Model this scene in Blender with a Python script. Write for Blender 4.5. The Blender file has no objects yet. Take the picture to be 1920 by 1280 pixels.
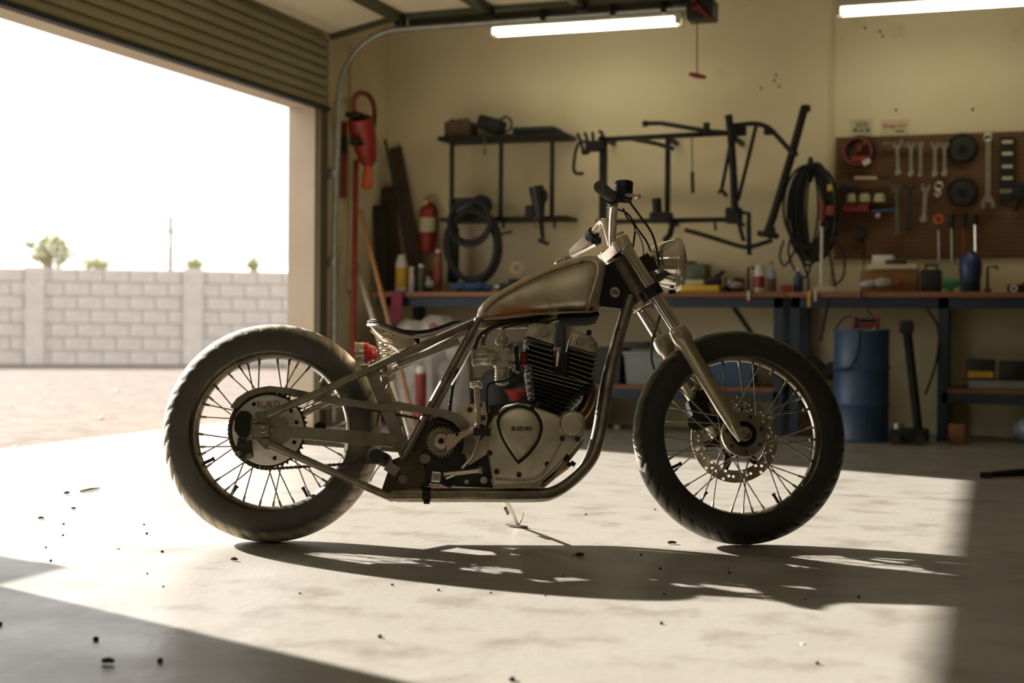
import bpy, bmesh, math, random
from mathutils import Vector, Matrix, Quaternion

# ------------------------------------------------------------------ camera
scene = bpy.context.scene
COL = scene.collection
V = Vector
F_PX = 50.0 / 36.0 * 1920.0
YAW = math.radians(18.9)
ROLL = math.radians(0.45)
PITCH = -math.atan((640 - 608) / F_PX)
CAM_H = 0.662
_F = V((-math.sin(YAW) * math.cos(PITCH), math.cos(YAW) * math.cos(PITCH), math.sin(PITCH)))
_R0 = V((math.cos(YAW), math.sin(YAW), 0.0))
_U0 = _R0.cross(_F)
_R = _R0 * math.cos(ROLL) + _U0 * math.sin(ROLL)
_U = _U0 * math.cos(ROLL) - _R0 * math.sin(ROLL)
CAM = V((0, 0, CAM_H))
cam_data = bpy.data.cameras.new('camera')
cam_data.lens = 50.0
cam_data.sensor_width = 36.0
cam_data.dof.use_dof = True
cam_data.dof.focus_distance = 4.24
cam_data.dof.aperture_fstop = 2.4
cam_data.clip_end = 500
cam = bpy.data.objects.new('camera', cam_data)
m3 = Matrix((_R, _U, -_F)).transposed()
cam.matrix_world = Matrix.Translation(CAM) @ m3.to_4x4()
COL.objects.link(cam)
scene.camera = cam

# ------------------------------------------------------------------ light
world = bpy.data.worlds.new('hazy_sky')
scene.world = world
world.use_nodes = True
bg = world.node_tree.nodes['Background']
bg.inputs[0].default_value = (1.0, 0.985, 0.965, 1)
bg.inputs[1].default_value = 1.4

SUN_TRAVEL = V((2.05, -0.80, -1.0)).normalized()
sun_data = bpy.data.lights.new('sun', 'SUN')
sun_data.energy = 15.5
sun_data.color = (1.0, 0.97, 0.93)
sun_data.angle = math.radians(0.6)
sun = bpy.data.objects.new('sun', sun_data)
sun.rotation_euler = SUN_TRAVEL.to_track_quat('-Z', 'Y').to_euler()
sun.location = (-20, 8, 12)
COL.objects.link(sun)

scene.view_settings.view_transform = 'Standard'
scene.view_settings.look = 'None'
scene.view_settings.gamma = 1.0
scene.view_settings.use_curve_mapping = False
scene.view_settings.exposure = 0.72
TUBE_GLOW = 6.5

# ------------------------------------------------------------------ pixel rays to real places
def ray(px, py):
    return _F + _R * ((px - 960) / F_PX) - _U * ((py - 640) / F_PX)
def on_plane(px, py, p0, n):
    d = ray(px, py); n = V(n)
    return CAM + d * ((V(p0) - CAM).dot(n) / d.dot(n))
def fl(px, py, z=0.0):
    return on_plane(px, py, (0, 0, z), (0, 0, 1))
def Yp(px, py, y):
    return on_plane(px, py, (0, y, 0), (0, 1, 0))
def Xp(px, py, x):
    return on_plane(px, py, (x, 0, 0), (1, 0, 0))

# ------------------------------------------------------------------ materials
def S(h):
    h = h.lstrip('#')
    c = [int(h[i:i + 2], 16) / 255 for i in (0, 2, 4)]
    return tuple(x / 12.92 if x <= 0.04045 else ((x + 0.055) / 1.055) ** 2.4 for x in c) + (1,)
MATS = {}
def mat(name, c1, c2=None, rough=0.5, metal=0.0, scale=8.0, bump=0.0, bscale=40.0, c3=None, m3lo=0.6, m3hi=0.7, s3=5.0,
        rough2=None, emit=0.0, stretch=None, spec=0.5, coords='Object', detail=6.0, alpha=None, trans=0.0, coat=0.0):
    m = bpy.data.materials.new(name)
    m.use_nodes = True
    nt = m.node_tree; N = nt.nodes; L = nt.links
    b = N['Principled BSDF']
    b.inputs['Roughness'].default_value = rough
    b.inputs['Metallic'].default_value = metal
    b.inputs['Specular IOR Level'].default_value = spec
    if coat: b.inputs['Coat Weight'].default_value = coat
    if trans: b.inputs['Transmission Weight'].default_value = trans
    c1 = S(c1) if isinstance(c1, str) else c1
    b.inputs['Base Color'].default_value = c1
    tc = N.new('ShaderNodeTexCoord')
    vec = tc.outputs[coords]
    if stretch:
        mp = N.new('ShaderNodeMapping'); mp.inputs['Scale'].default_value = stretch
        L.new(vec, mp.inputs['Vector']); vec = mp.outputs['Vector']
    def noise(sc, det=detail):
        n = N.new('ShaderNodeTexNoise'); n.inputs['Scale'].default_value = sc; n.inputs['Detail'].default_value = det
        n.inputs['Roughness'].default_value = 0.6
        L.new(vec, n.inputs['Vector']); return n
    def ramp(src, lo, hi):
        r = N.new('ShaderNodeMapRange'); r.inputs['From Min'].default_value = lo; r.inputs['From Max'].default_value = hi
        r.clamp = True; L.new(src, r.inputs['Value']); return r.outputs['Result']
    col = None
    if c2 is not None:
        c2 = S(c2) if isinstance(c2, str) else c2
        n = noise(scale); fac = ramp(n.outputs['Fac'], 0.33, 0.67)
        mx = N.new('ShaderNodeMix'); mx.data_type = 'RGBA'
        L.new(fac, mx.inputs['Factor']); mx.inputs['A'].default_value = c1; mx.inputs['B'].default_value = c2
        col = mx.outputs['Result']
        if rough2 is not None:
            r = N.new('ShaderNodeMapRange'); L.new(fac, r.inputs['Value'])
            r.inputs['To Min'].default_value = rough; r.inputs['To Max'].default_value = rough2
            L.new(r.outputs['Result'], b.inputs['Roughness'])
    if c3 is not None:
        c3 = S(c3) if isinstance(c3, str) else c3
        n = noise(s3); fac = ramp(n.outputs['Fac'], m3lo, m3hi)
        mx = N.new('ShaderNodeMix'); mx.data_type = 'RGBA'
        L.new(fac, mx.inputs['Factor'])
        if col is not None: L.new(col, mx.inputs['A'])
        else: mx.inputs['A'].default_value = c1
        mx.inputs['B'].default_value = c3
        col = mx.outputs['Result']
    if col is not None: L.new(col, b.inputs['Base Color'])
    if bump:
        n = noise(bscale, 4.0); bp = N.new('ShaderNodeBump'); bp.inputs['Strength'].default_value = bump
        bp.inputs['Distance'].default_value = 0.004
        L.new(n.outputs['Fac'], bp.inputs['Height']); L.new(bp.outputs['Normal'], b.inputs['Normal'])
    if emit:
        b.inputs['Emission Color'].default_value = c1; b.inputs['Emission Strength'].default_value = emit
    MATS[name] = m
    return m

mat('concrete', '#928c81', '#827b70', rough=0.32, scale=2.2, bump=0.3, bscale=35, c3='#675e52', m3lo=0.5, m3hi=0.78, s3=5.5, rough2=0.45, spec=0.6, detail=9.0)
mat('apron', '#868078', '#7b756c', rough=0.8, spec=0.1, scale=1.0, bump=0.2, bscale=30)
mat('gravel', '#6c6259', '#5a5048', rough=0.9, scale=3.0, bump=0.8, bscale=25, c3='#7b7168', m3lo=0.5, m3hi=0.7, s3=9, spec=0.05)
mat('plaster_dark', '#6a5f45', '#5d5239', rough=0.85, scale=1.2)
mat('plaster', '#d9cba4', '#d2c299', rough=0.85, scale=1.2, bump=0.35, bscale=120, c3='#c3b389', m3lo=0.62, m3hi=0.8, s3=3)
mat('plaster_out', '#b9a994', '#ae9e88', rough=0.9, scale=2, bump=0.3, bscale=90)
mat('ceiling_paint', '#cfc6ae', '#c5bca3', rough=0.9, scale=2, bump=0.2, bscale=60)
mat('door_rib', '#8c8560', '#827a56', rough=0.7, scale=3, stretch=(1, 0.4, 1))
mat('door_cream', '#ddd2b2', '#d3c7a5', rough=0.7, scale=3)
mat('door_steel', '#5f604f', '#54553f', rough=0.55, metal=0.6, scale=8)
mat('galvanised', '#a9aaa2', '#94958c', rough=0.4, metal=0.7, scale=20)
mat('wood_jamb', '#5c533c', '#4d442f', rough=0.8, scale=6, stretch=(3, 3, .3))
mat('block', '#b9b3ac', '#aaa39c', rough=0.95, scale=5, bump=0.6, bscale=30)
mat('mortar', '#a39d96', '#99928b', rough=0.95, scale=6)
mat('hill', '#d6cfc8', '#cdc6be', rough=1, scale=0.3)
mat('foliage', '#b4b58c', '#9da076', rough=0.8, scale=3)
mat('bark', '#a09484', '#8f8374', rough=0.9, scale=6)
mat('pole_wood', '#7d766f', '#6f6862', rough=0.9, scale=4)
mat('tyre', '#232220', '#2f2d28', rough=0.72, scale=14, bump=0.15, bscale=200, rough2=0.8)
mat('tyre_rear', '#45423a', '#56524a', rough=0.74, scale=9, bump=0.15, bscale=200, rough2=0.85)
mat('raw_steel', '#a59c88', '#857c69', rough=0.38, metal=0.7, scale=14, c3='#6b4a2c', m3lo=0.6, m3hi=0.78, s3=9, rough2=0.5)
mat('frame_steel', '#8d8470', '#6a614f', rough=0.36, metal=0.75, scale=16, c3='#5c4026', m3lo=0.6, m3hi=0.75, s3=11, rough2=0.5)
mat('plate_steel', '#8a826f', '#6f6756', rough=0.45, metal=0.55, scale=12, c3='#7a4f2c', m3lo=0.62, m3hi=0.75, s3=14)
mat('cast_alu', '#c8bfa8', '#b3aa92', rough=0.38, metal=0.55, scale=10, c3='#655c45', m3lo=0.55, m3hi=0.8, s3=6, bump=0.08, bscale=160)
mat('alu_dirty', '#b9af98', '#948a74', rough=0.45, metal=0.5, scale=14, c3='#574d3a', m3lo=0.55, m3hi=0.75, s3=12, bump=0.15, bscale=90)
mat('chrome', '#d2cbbd', rough=0.12, metal=0.9)
mat('chrome_warm', '#d9cab6', '#cbbba6', rough=0.22, metal=0.6, scale=6)
mat('matte_black', '#0d0c0a', '#15130f', rough=0.95, spec=0.08, scale=10)
mat('rust', '#7a4a26', '#5c371c', rough=0.7, metal=0.3, scale=14)
mat('fork_lower', '#b3a88b', '#a0957a', rough=0.36, metal=0.6, scale=9)
mat('black_iron', '#100f0c', '#1a1813', rough=0.6, metal=0.1, scale=15, spec=0.35)
mat('rim_steel', '#6a6252', '#4a4336', rough=0.3, metal=0.85, scale=18, c3='#4a3522', m3lo=0.6, m3hi=0.75, s3=15)
mat('black_fin', '#191915', '#23231d', rough=0.5, metal=0.5, scale=20)
mat('fin_edge', '#a9a08c', '#8f8672', rough=0.4, metal=0.85, scale=20)
mat('black_rubber', '#121110', '#1b1a17', rough=0.7, scale=10)
mat('grip_rubber', '#4b453c', '#5a5348', rough=0.75, scale=15)
mat('black_plastic', '#101012', '#19191a', rough=0.45, scale=10)
mat('seat_leather', '#1f1a16', '#2d2620', rough=0.42, scale=40, bump=0.3, bscale=150)
mat('seat_pale', '#cbbca6', '#b3a38c', rough=0.55, scale=12, stretch=(8, 8, 1))
mat('red_lens', '#c0241a', rough=0.15, spec=0.6, coat=0.5)
mat('red_paint', '#96291e', '#802319', rough=0.45, scale=5)
mat('red_dull', '#8e3a2e', '#7b3026', rough=0.65, scale=6)
mat('orange_paint', '#c4512a', rough=0.5)
mat('rusty_chain', '#5f4a33', '#3c2f20', rough=0.6, metal=0.5, scale=60)
mat('white_plate', '#f0eadc', '#e2dbca', rough=0.5, scale=6, c3='#8f8368', m3lo=0.62, m3hi=0.72, s3=22)
mat('tread_grime', '#514a3b', '#5f5746', rough=0.9, scale=10)
mat('bench_wood', '#8c5a33', '#774a28', rough=0.6, scale=5, stretch=(.4, 4, 4))
mat('bench_blue', '#323d49', '#29323c', rough=0.55, metal=0.3, scale=8)
mat('pegboard', '#6b4a24', '#5e401e', rough=0.75, scale=4)
mat('peg_hole', '#1d1409', rough=0.9)
mat('wood_pale', '#a89a80', '#96886e', rough=0.75, scale=5, stretch=(6, 6, .6))
mat('wood_orange', '#9a6b3d', '#875c32', rough=0.75, scale=5, stretch=(6, 6, .6))
mat('wood_dark', '#4a3a2a', '#3a2d20', rough=0.8, scale=5, stretch=(6, 6, .6))
mat('white_paint', '#cfcabc', '#c2bdae', rough=0.6, scale=4)
mat('paper', '#c4bb93', '#b8af88', rough=0.85, scale=4)
mat('red_ink', '#a83018', rough=0.8)
mat('blue_ink', '#27343f', rough=0.8)
mat('dark_ink', '#33291c', rough=0.8)
mat('yellow', '#d0a52c', '#c09722', rough=0.5, scale=4)
mat('blue_paint', '#2b3c66', '#24335a', rough=0.4, scale=4)
mat('blue_rag', '#3b5a78', '#2e4963', rough=0.9, scale=8, bump=0.4, bscale=30)
mat('blue_drum', '#37516f', '#2d4560', rough=0.42, scale=4, bump=0.05)
mat('green_paint', '#2f7a4a', '#276a3f', rough=0.5, scale=4)
mat('steel_tool', '#a49d88', '#8d8672', rough=0.35, metal=0.8, scale=10)
mat('dark_tool', '#3c3a33', '#2f2d27', rough=0.5, metal=0.5, scale=10)
mat('green_tool', '#5a634a', '#4b543c', rough=0.55, metal=0.3, scale=10)
mat('cardboard', '#8a6238', '#7a552e', rough=0.85, scale=4)
mat('grey_bin', '#8a8f8c', '#7d827f', rough=0.6, scale=3)
mat('plastic_bag', '#a39e93', '#88837a', rough=0.4, scale=8, bump=0.6, bscale=14)
mat('clear_plastic', '#9aa3aa', '#70787e', rough=0.25, scale=9, bump=0.5, bscale=20)
mat('pink_rag', '#8f3a4e', '#7a2f40', rough=0.9, scale=9)
mat('brown_lump', '#6a4c33', '#4b3624', rough=0.8, scale=9, bump=0.4, bscale=18)
mat('yellow_fluid', '#c9a23a', rough=0.35)
mat('tube_light', (1.0, 0.97, 0.82, 1), rough=0.4, emit=TUBE_GLOW)
mat('fixture_white', '#c8c2a8', '#bcb69c', rough=0.6, scale=4)
mat('glass', '#dfe4e2', rough=0.03, spec=0.6, trans=0.85)
mat('lens_glass', '#b9b4a6', rough=0.06, spec=0.7, metal=0.35, coat=0.8)
mat('stick', '#6d6a3e', '#5d5a34', rough=0.85, scale=8)
mat('pebble', '#3d2f26', '#4c3a2e', rough=0.9, scale=20)
mat('leaf_red', '#7a3a26', rough=0.9)
mat('rope_red', '#8e2f22', rough=0.8)
mat('exhaust', '#6f5236', '#8a6a48', rough=0.38, metal=0.85, scale=9, c3='#4a3524', m3lo=0.55, m3hi=0.75, s3=7)

def dusty_tread(name, r0, r1, c, amount):
    m = MATS[name]; nt = m.node_tree; N = nt.nodes; L = nt.links; b = N['Principled BSDF']
    src = b.inputs['Base Color'].links[0].from_socket
    tc = N.new('ShaderNodeTexCoord'); mp = N.new('ShaderNodeMapping'); mp.inputs['Scale'].default_value = (1, 0, 1); L.new(tc.outputs['Object'], mp.inputs[0])
    ln = N.new('ShaderNodeVectorMath'); ln.operation = 'LENGTH'; L.new(mp.outputs[0], ln.inputs[0])
    n = N.new('ShaderNodeTexNoise'); n.inputs['Scale'].default_value = 30; L.new(tc.outputs['Object'], n.inputs['Vector'])
    mr = N.new('ShaderNodeMapRange'); mr.inputs['From Min'].default_value = r0; mr.inputs['From Max'].default_value = r1; mr.inputs['To Max'].default_value = amount; L.new(ln.outputs['Value'], mr.inputs['Value'])
    ml = N.new('ShaderNodeMath'); ml.operation = 'MULTIPLY'; L.new(mr.outputs['Result'], ml.inputs[0]); L.new(n.outputs['Fac'], ml.inputs[1])
    m2 = N.new('ShaderNodeMath'); m2.operation = 'MULTIPLY'; m2.inputs[1].default_value = 1.7; m2.use_clamp = True; L.new(ml.outputs[0], m2.inputs[0])
    mx = N.new('ShaderNodeMix'); mx.data_type = 'RGBA'; L.new(m2.outputs[0], mx.inputs['Factor']); L.new(src, mx.inputs['A']); mx.inputs['B'].default_value = S(c)
    L.new(mx.outputs['Result'], b.inputs['Base Color'])
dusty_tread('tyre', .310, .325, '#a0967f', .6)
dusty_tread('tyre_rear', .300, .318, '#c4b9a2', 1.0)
def tank_material():
    m = mat('tank_metal', '#cdc1a7', '#a3967c', rough=0.33, metal=0.5, scale=7, rough2=0.46, c3='#8d7c62', m3lo=0.55, m3hi=0.75, s3=13)
    nt = m.node_tree; N = nt.nodes; L = nt.links; b = N['Principled BSDF']
    src = b.inputs['Base Color'].links[0].from_socket
    tc = N.new('ShaderNodeTexCoord'); sep = N.new('ShaderNodeSeparateXYZ'); L.new(tc.outputs['Generated'], sep.inputs[0])
    n = N.new('ShaderNodeTexNoise'); n.inputs['Scale'].default_value = 9; n.inputs['Detail'].default_value = 8
    L.new(tc.outputs['Object'], n.inputs['Vector'])
    sub = N.new('ShaderNodeMath'); sub.operation = 'MULTIPLY_ADD'; sub.inputs[1].default_value = 0.75; L.new(n.outputs['Fac'], sub.inputs[0])
    L.new(sep.outputs['Z'], sub.inputs[2])
    mr = N.new('ShaderNodeMapRange'); mr.inputs['From Min'].default_value = 0.58; mr.inputs['From Max'].default_value = 0.44
    L.new(sub.outputs[0], mr.inputs['Value'])
    mx = N.new('ShaderNodeMix'); mx.data_type = 'RGBA'; L.new(mr.outputs['Result'], mx.inputs['Factor'])
    L.new(src, mx.inputs['A']); mx.inputs['B'].default_value = S('#a0693a')
    L.new(mx.outputs['Result'], b.inputs['Base Color'])
    r = N.new('ShaderNodeMapRange'); L.new(mr.outputs['Result'], r.inputs['Value']); r.inputs['To Min'].default_value = 0.36; r.inputs['To Max'].default_value = 0.7
    L.new(r.outputs['Result'], b.inputs['Roughness'])
tank_material()

# ------------------------------------------------------------------ mesh building
def frame_of(d):
    d = V(d).normalized()
    a = V((0, 0, 1)) if abs(d.z) < 0.9 else V((1, 0, 0))
    u = d.cross(a).normalized(); w = d.cross(u).normalized()
    return u, w
def smooth_path(pts, n=6, closed=False):
    P = [V(p) for p in pts]
    if len(P) < 3: return P
    out = []
    K = len(P)
    rng = range(K) if closed else range(K - 1)
    for i in rng:
        if closed: p0, p1, p2, p3 = P[(i - 1) % K], P[i], P[(i + 1) % K], P[(i + 2) % K]
        else: p0, p1, p2, p3 = P[max(i - 1, 0)], P[i], P[i + 1], P[min(i + 2, K - 1)]
        for k in range(n):
            t = k / n
            out.append(0.5 * ((2 * p1) + (p2 - p0) * t + (2 * p0 - 5 * p1 + 4 * p2 - p3) * t * t + (3 * p1 - p0 - 3 * p2 + p3) * t ** 3))
    if not closed: out.append(P[-1])
    return out

class MB:
    def __init__(self): self.v = []; self.f = []
    def add(self, vs, fs):
        o = len(self.v); self.v += [V(x) for x in vs]; self.f += [tuple(i + o for i in q) for q in fs]; return self
    def box(self, c, size, rot=None):
        c = V(c); hx, hy, hz = (s / 2 for s in size)
        vs = [V((x, y, z)) for x in (-hx, hx) for y in (-hy, hy) for z in (-hz, hz)]
        if rot is not None: vs = [rot @ p for p in vs]
        return self.add([p + c for p in vs], [(0, 1, 3, 2), (4, 6, 7, 5), (0, 4, 5, 1), (2, 3, 7, 6), (0, 2, 6, 4), (1, 5, 7, 3)])
    def rbox(self, c, size, b=0.004, rot=None, seg=2):
        bm = bmesh.new(); bmesh.ops.create_cube(bm, size=1.0)
        bmesh.ops.scale(bm, vec=size, verts=bm.verts)
        b = min(b, min(size) * 0.45)
        bmesh.ops.bevel(bm, geom=list(bm.edges), offset=b, segments=seg, profile=0.6, affect='EDGES')
        bm.verts.index_update()
        vs = [(rot @ p.co if rot is not None else p.co.copy()) + V(c) for p in bm.verts]
        fs = [tuple(q.index for q in f.verts) for f in bm.faces]; bm.free()
        return self.add(vs, fs)
    def boxp(self, a, b):
        a = V(a); b = V(b); return self.box((a + b) / 2, [abs(b[i] - a[i]) for i in range(3)])
    def bar(self, p0, p1, w, h, up=(0, 0, 1)):
        p0 = V(p0); p1 = V(p1); d = (p1 - p0).normalized(); up = V(up)
        s = d.cross(up).normalized() * (w / 2); u = s.cross(d).normalized() * (h / 2)
        vs = [p0 - s - u, p0 + s - u, p0 + s + u, p0 - s + u, p1 - s - u, p1 + s - u, p1 + s + u, p1 - s + u]
        return self.add(vs, [(0, 3, 2, 1), (4, 5, 6, 7), (0, 1, 5, 4), (1, 2, 6, 5), (2, 3, 7, 6), (3, 0, 4, 7)])
    def cyl(self, p0, p1, r0, r1=None, n=16, caps=True):
        p0 = V(p0); p1 = V(p1); r1 = r0 if r1 is None else r1
        u, w = frame_of(p1 - p0); vs = []
        for p, r in ((p0, r0), (p1, r1)):
            for i in range(n):
                a = 2 * math.pi * i / n; vs.append(p + (u * math.cos(a) + w * math.sin(a)) * r)
        fs = [(i, (i + 1) % n, n + (i + 1) % n, n + i) for i in range(n)]
        if caps: fs += [tuple(range(n - 1, -1, -1)), tuple(range(n, 2 * n))]
        return self.add(vs, fs)
    def tube(self, pts, r, n=10, caps=True, closed=False):
        P = [V(p) for p in pts]; K = len(P)
        rr = r if isinstance(r, (list, tuple)) else [r] * K
        vs = []; u = None
        for i, p in enumerate(P):
            if closed: d = P[(i + 1) % K] - P[i - 1]
            else: d = P[min(i + 1, K - 1)] - P[max(i - 1, 0)]
            if d.length < 1e-9: d = V((0, 0, 1))
            d.normalize()
            if u is None: u, w = frame_of(d)
            else:
                u = (u - d * u.dot(d))
                if u.length < 1e-6: u, w = frame_of(d)
                u.normalize(); w = d.cross(u)
            for k in range(n):
                a = 2 * math.pi * k / n; vs.append(p + (u * math.cos(a) + w * math.sin(a)) * rr[i])
        fs = []
        for i in range(K if closed else K - 1):
            j = (i + 1) % K
            for k in range(n):
                fs.append((i * n + k, i * n + (k + 1) % n, j * n + (k + 1) % n, j * n + k))
        if caps and not closed:
            fs += [tuple(range(n - 1, -1, -1)), tuple(range((K - 1) * n, K * n))]
        return self.add(vs, fs)
    def lathe(self, prof, p0, axis, n=24, close=False):
        # prof: (radius, height along axis)
        p0 = V(p0); ax = V(axis).normalized(); u, w = frame_of(ax); vs = []; K = len(prof)
        for r, h in prof:
            for i in range(n):
                a = 2 * math.pi * i / n; vs.append(p0 + ax * h + (u * math.cos(a) + w * math.sin(a)) * max(r, 1e-5))
        fs = []
        for j in range(K if close else K - 1):
            jj = (j + 1) % K
            for i in range(n):
                fs.append((j * n + i, j * n + (i + 1) % n, jj * n + (i + 1) % n, jj * n + i))
        return self.add(vs, fs)
    def prism(self, poly, vec):
        P = [V(p) for p in poly]; vec = V(vec); n = len(P)
        return self.add(P + [p + vec for p in P], [tuple(range(n)), tuple(range(2 * n - 1, n - 1, -1))] + [(i, n + i, n + (i + 1) % n, (i + 1) % n) for i in range(n)])
    def loft(self, rings, caps=True):
        n = len(rings[0]); vs = [p for r in rings for p in r]; fs = []
        for j in range(len(rings) - 1):
            for i in range(n): fs.append((j * n + i, j * n + (i + 1) % n, (j + 1) * n + (i + 1) % n, (j + 1) * n + i))
        if caps: fs += [tuple(range(n - 1, -1, -1)), tuple(range((len(rings) - 1) * n, len(rings) * n))]
        return self.add(vs, fs)
    def ball(self, c, r, n=12):
        c = V(c); r = V(r) if isinstance(r, (tuple, list)) else V((r, r, r)); m = max(n // 2, 4); vs = []; fs = []
        for j in range(1, m):
            a = math.pi * j / m
            for i in range(n):
                b = 2 * math.pi * i / n
                vs.append(c + V((r.x * math.sin(a) * math.cos(b), r.y * math.sin(a) * math.sin(b), r.z * math.cos(a))))
        vs += [c + V((0, 0, r.z)), c - V((0, 0, r.z))]; t = len(vs) - 2
        for j in range(m - 2):
            for i in range(n): fs.append((j * n + i, (j + 1) * n + i, (j + 1) * n + (i + 1) % n, j * n + (i + 1) % n))
        for i in range(n):
            fs.append((t, i, (i + 1) % n)); fs.append((t + 1, (m - 2) * n + (i + 1) % n, (m - 2) * n + i))
        return self.add(vs, fs)
    def torus(self, c, axis, R, r, nR=32, nr=8, ry=None, arc=None):
        ax = V(axis).normalized(); u, w = frame_of(ax); c = V(c)
        K = nR; pts = [c + u * (R * math.cos(2 * math.pi * i / K)) + w * ((ry or R) * math.sin(2 * math.pi * i / K)) for i in range(K)]
        return self.tube(pts, r, nr, closed=True)

OFF = {}
def link(o, parent=None):
    COL.objects.link(o)
    if parent is not None: o.parent = parent
    return o
def to_mesh(name, mb, m, smooth=35, sub=None):
    me = bpy.data.meshes.new(name)
    me.from_pydata([tuple(p) for p in sub(mb.v)] if sub else [tuple(p) for p in mb.v], [], mb.f)
    me.validate(); me.update()
    bm = bmesh.new(); bm.from_mesh(me); bmesh.ops.recalc_face_normals(bm, faces=bm.faces); bm.to_mesh(me); bm.free()
    if smooth:
        me.polygons.foreach_set('use_smooth', [True] * len(me.polygons))
        me.set_sharp_from_angle(angle=math.radians(smooth))
    me.materials.append(MATS[m] if isinstance(m, str) else m)
    return me
def tag(o, label=None, cat=None, group=None, kind=None):
    if label: o['label'] = label
    if cat: o['category'] = cat
    if group: o['group'] = group
    if kind: o['kind'] = kind
    return o
def one(name, mb, m, label=None, cat=None, group=None, kind=None, smooth=35):
    """a thing that is a single mesh; its origin goes to the middle of its base"""
    xs = [p.x for p in mb.v]; ys = [p.y for p in mb.v]; zs = [p.z for p in mb.v]
    c = V(((min(xs) + max(xs)) / 2, (min(ys) + max(ys)) / 2, min(zs)))
    mb.v = [p - c for p in mb.v]
    o = bpy.data.objects.new(name, to_mesh(name, mb, m, smooth)); o.location = c
    link(o); OFF[o] = c
    return tag(o, label, cat, group, kind)
def thing(name, loc, label, cat, group=None):
    o = bpy.data.objects.new(name, None); o.empty_display_size = 0.05; o.location = V(loc); link(o); OFF[o] = V(loc)
    return tag(o, label, cat, group)
def part(name, mb, m, parent, label=None, smooth=35, kind=None):
    off = OFF[parent]
    mb.v = [p - off for p in mb.v]
    o = bpy.data.objects.new(name, to_mesh(name, mb, m, smooth)); link(o, parent); OFF[o] = off
    if label: o['label'] = label
    if kind: o['kind'] = kind
    return o
def shared(name, me, parent, loc=(0, 0, 0), rot=(0, 0, 0), scale=None):
    o = bpy.data.objects.new(name, me); o.location = loc; o.rotation_euler = rot
    if scale: o.scale = scale
    link(o, parent); OFF[o] = V((0, 0, 0))
    return o
def text_mesh(s, size, depth, bold=0.0):
    cu = bpy.data.curves.new('lettering', 'FONT'); cu.body = s; cu.size = size; cu.extrude = depth; cu.offset = bold
    cu.align_x = 'CENTER'; cu.align_y = 'CENTER'; cu.resolution_u = 2
    o = bpy.data.objects.new('lettering', cu); COL.objects.link(o)
    dg = bpy.context.evaluated_depsgraph_get(); dg.update()
    me = bpy.data.meshes.new_from_object(o.evaluated_get(dg))
    bpy.data.objects.remove(o); bpy.data.curves.remove(cu)
    return me
def lettering(name, s, size, m, parent, loc, xdir, ydir, depth=0.0006, bold=0.0, width=None):
    me = text_mesh(s, size, depth, bold); me.name = name; me.materials.clear(); me.materials.append(MATS[m])
    if width:
        xs = [v.co.x for v in me.vertices]; k = width / (max(xs) - min(xs))
        for v in me.vertices: v.co.x *= k
    x = V(xdir).normalized(); y = (V(ydir) - x * V(ydir).dot(x)).normalized(); z = x.cross(y)
    M = Matrix((x, y, z)).transposed().to_4x4(); M.translation = V(loc) - OFF[parent]
    me.transform(M)
    o = bpy.data.objects.new(name, me); link(o, parent); OFF[o] = OFF[parent]
    return o
def structure(name, mb, m, parent=None, smooth=0):
    if parent is not None: return part(name, mb, m, parent, smooth=smooth)
    o = bpy.data.objects.new(name, to_mesh(name, mb, m, smooth)); link(o); OFF[o] = V((0, 0, 0)); o['kind'] = 'structure'
    return o

# ================================================================== the setting
XI, XO = -4.10, -4.28        # inner and outer face of the door wall
YJ, YN = 8.12, 3.62          # far and near jamb of the door opening
ZH = 2.04                    # head of the opening
YW = 9.20                    # inner face of the back wall
XR, YB, ZC = 2.9, -1.6, 3.0  # right wall, wall behind the camera, ceiling

# garage slab: two pours with a sawn joint between them
JY = 5.72
fo = structure('floor', MB().boxp((XO, YB, -0.12), (XR, JY - 0.004, 0)).boxp((XO, JY + 0.004, -0.12), (XR, YW, 0)), 'concrete')
structure('joint_filler', MB().boxp((XO, JY - 0.006, -0.12), (XR, JY + 0.006, -0.006)), 'dark_ink', fo)
structure('ground', MB().boxp((-120, -60, -0.35), (XO - 0.62, 140, -0.02)).boxp((XO - 0.62, YW + 0.2, -0.35), (120, 140, -0.02)).boxp((XO - .62, -60, -.35), (XO, YB - .2, -.02)), 'gravel')
structure('apron', MB().boxp((XO - 0.62, YB, -0.13), (XO, YW, -0.004)), 'apron')
w = structure('wall_back', MB().boxp((XO, YW, 0), (XR + 0.18, YW + 0.18, ZC)), 'plaster')
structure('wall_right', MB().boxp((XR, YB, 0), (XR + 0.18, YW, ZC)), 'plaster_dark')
structure('wall_front', MB().boxp((XO, YB - 0.18, 0), (XR + 0.18, YB, ZC)), 'plaster')
wl = structure('wall_left', MB().boxp((XO, YJ, 0), (XI, YW, ZC)).boxp((XO, YB, 0), (XI, YN, ZC)).boxp((XO, YN, ZH), (XI, YJ, ZC)), 'plaster')
structure('ceiling', MB().boxp((XO, YB - 0.18, ZC), (XR + 0.18, YW + 0.18, ZC + 0.15)), 'ceiling_paint')
# painted stucco returns of the opening, and the dark timber stop the track is fixed to
structure('trim_1', MB().boxp((XO - 0.01, YJ - 0.012, 0), (XI - 0.002, YJ + 0.002, ZH)), 'plaster_out')
structure('trim_2', MB().boxp((XO - 0.01, YN, ZH - 0.012), (XI - 0.002, YJ, ZH + 0.002)), 'plaster_out')
structure('trim_3', MB().boxp((XI, YJ - 0.004, 0), (XI + 0.035, YJ + 0.10, ZH + 0.02)), 'wood_jamb')
# conduit line / drywall edge on the back wall
a = Yp(1560, 20, YW - .006); b = Yp(1559, 560, YW - .006)
structure('trim_4', MB().cyl((a.x, YW - .008, ZC), (a.x, YW - .008, 0.9), 0.009, n=10), 'plaster')

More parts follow.
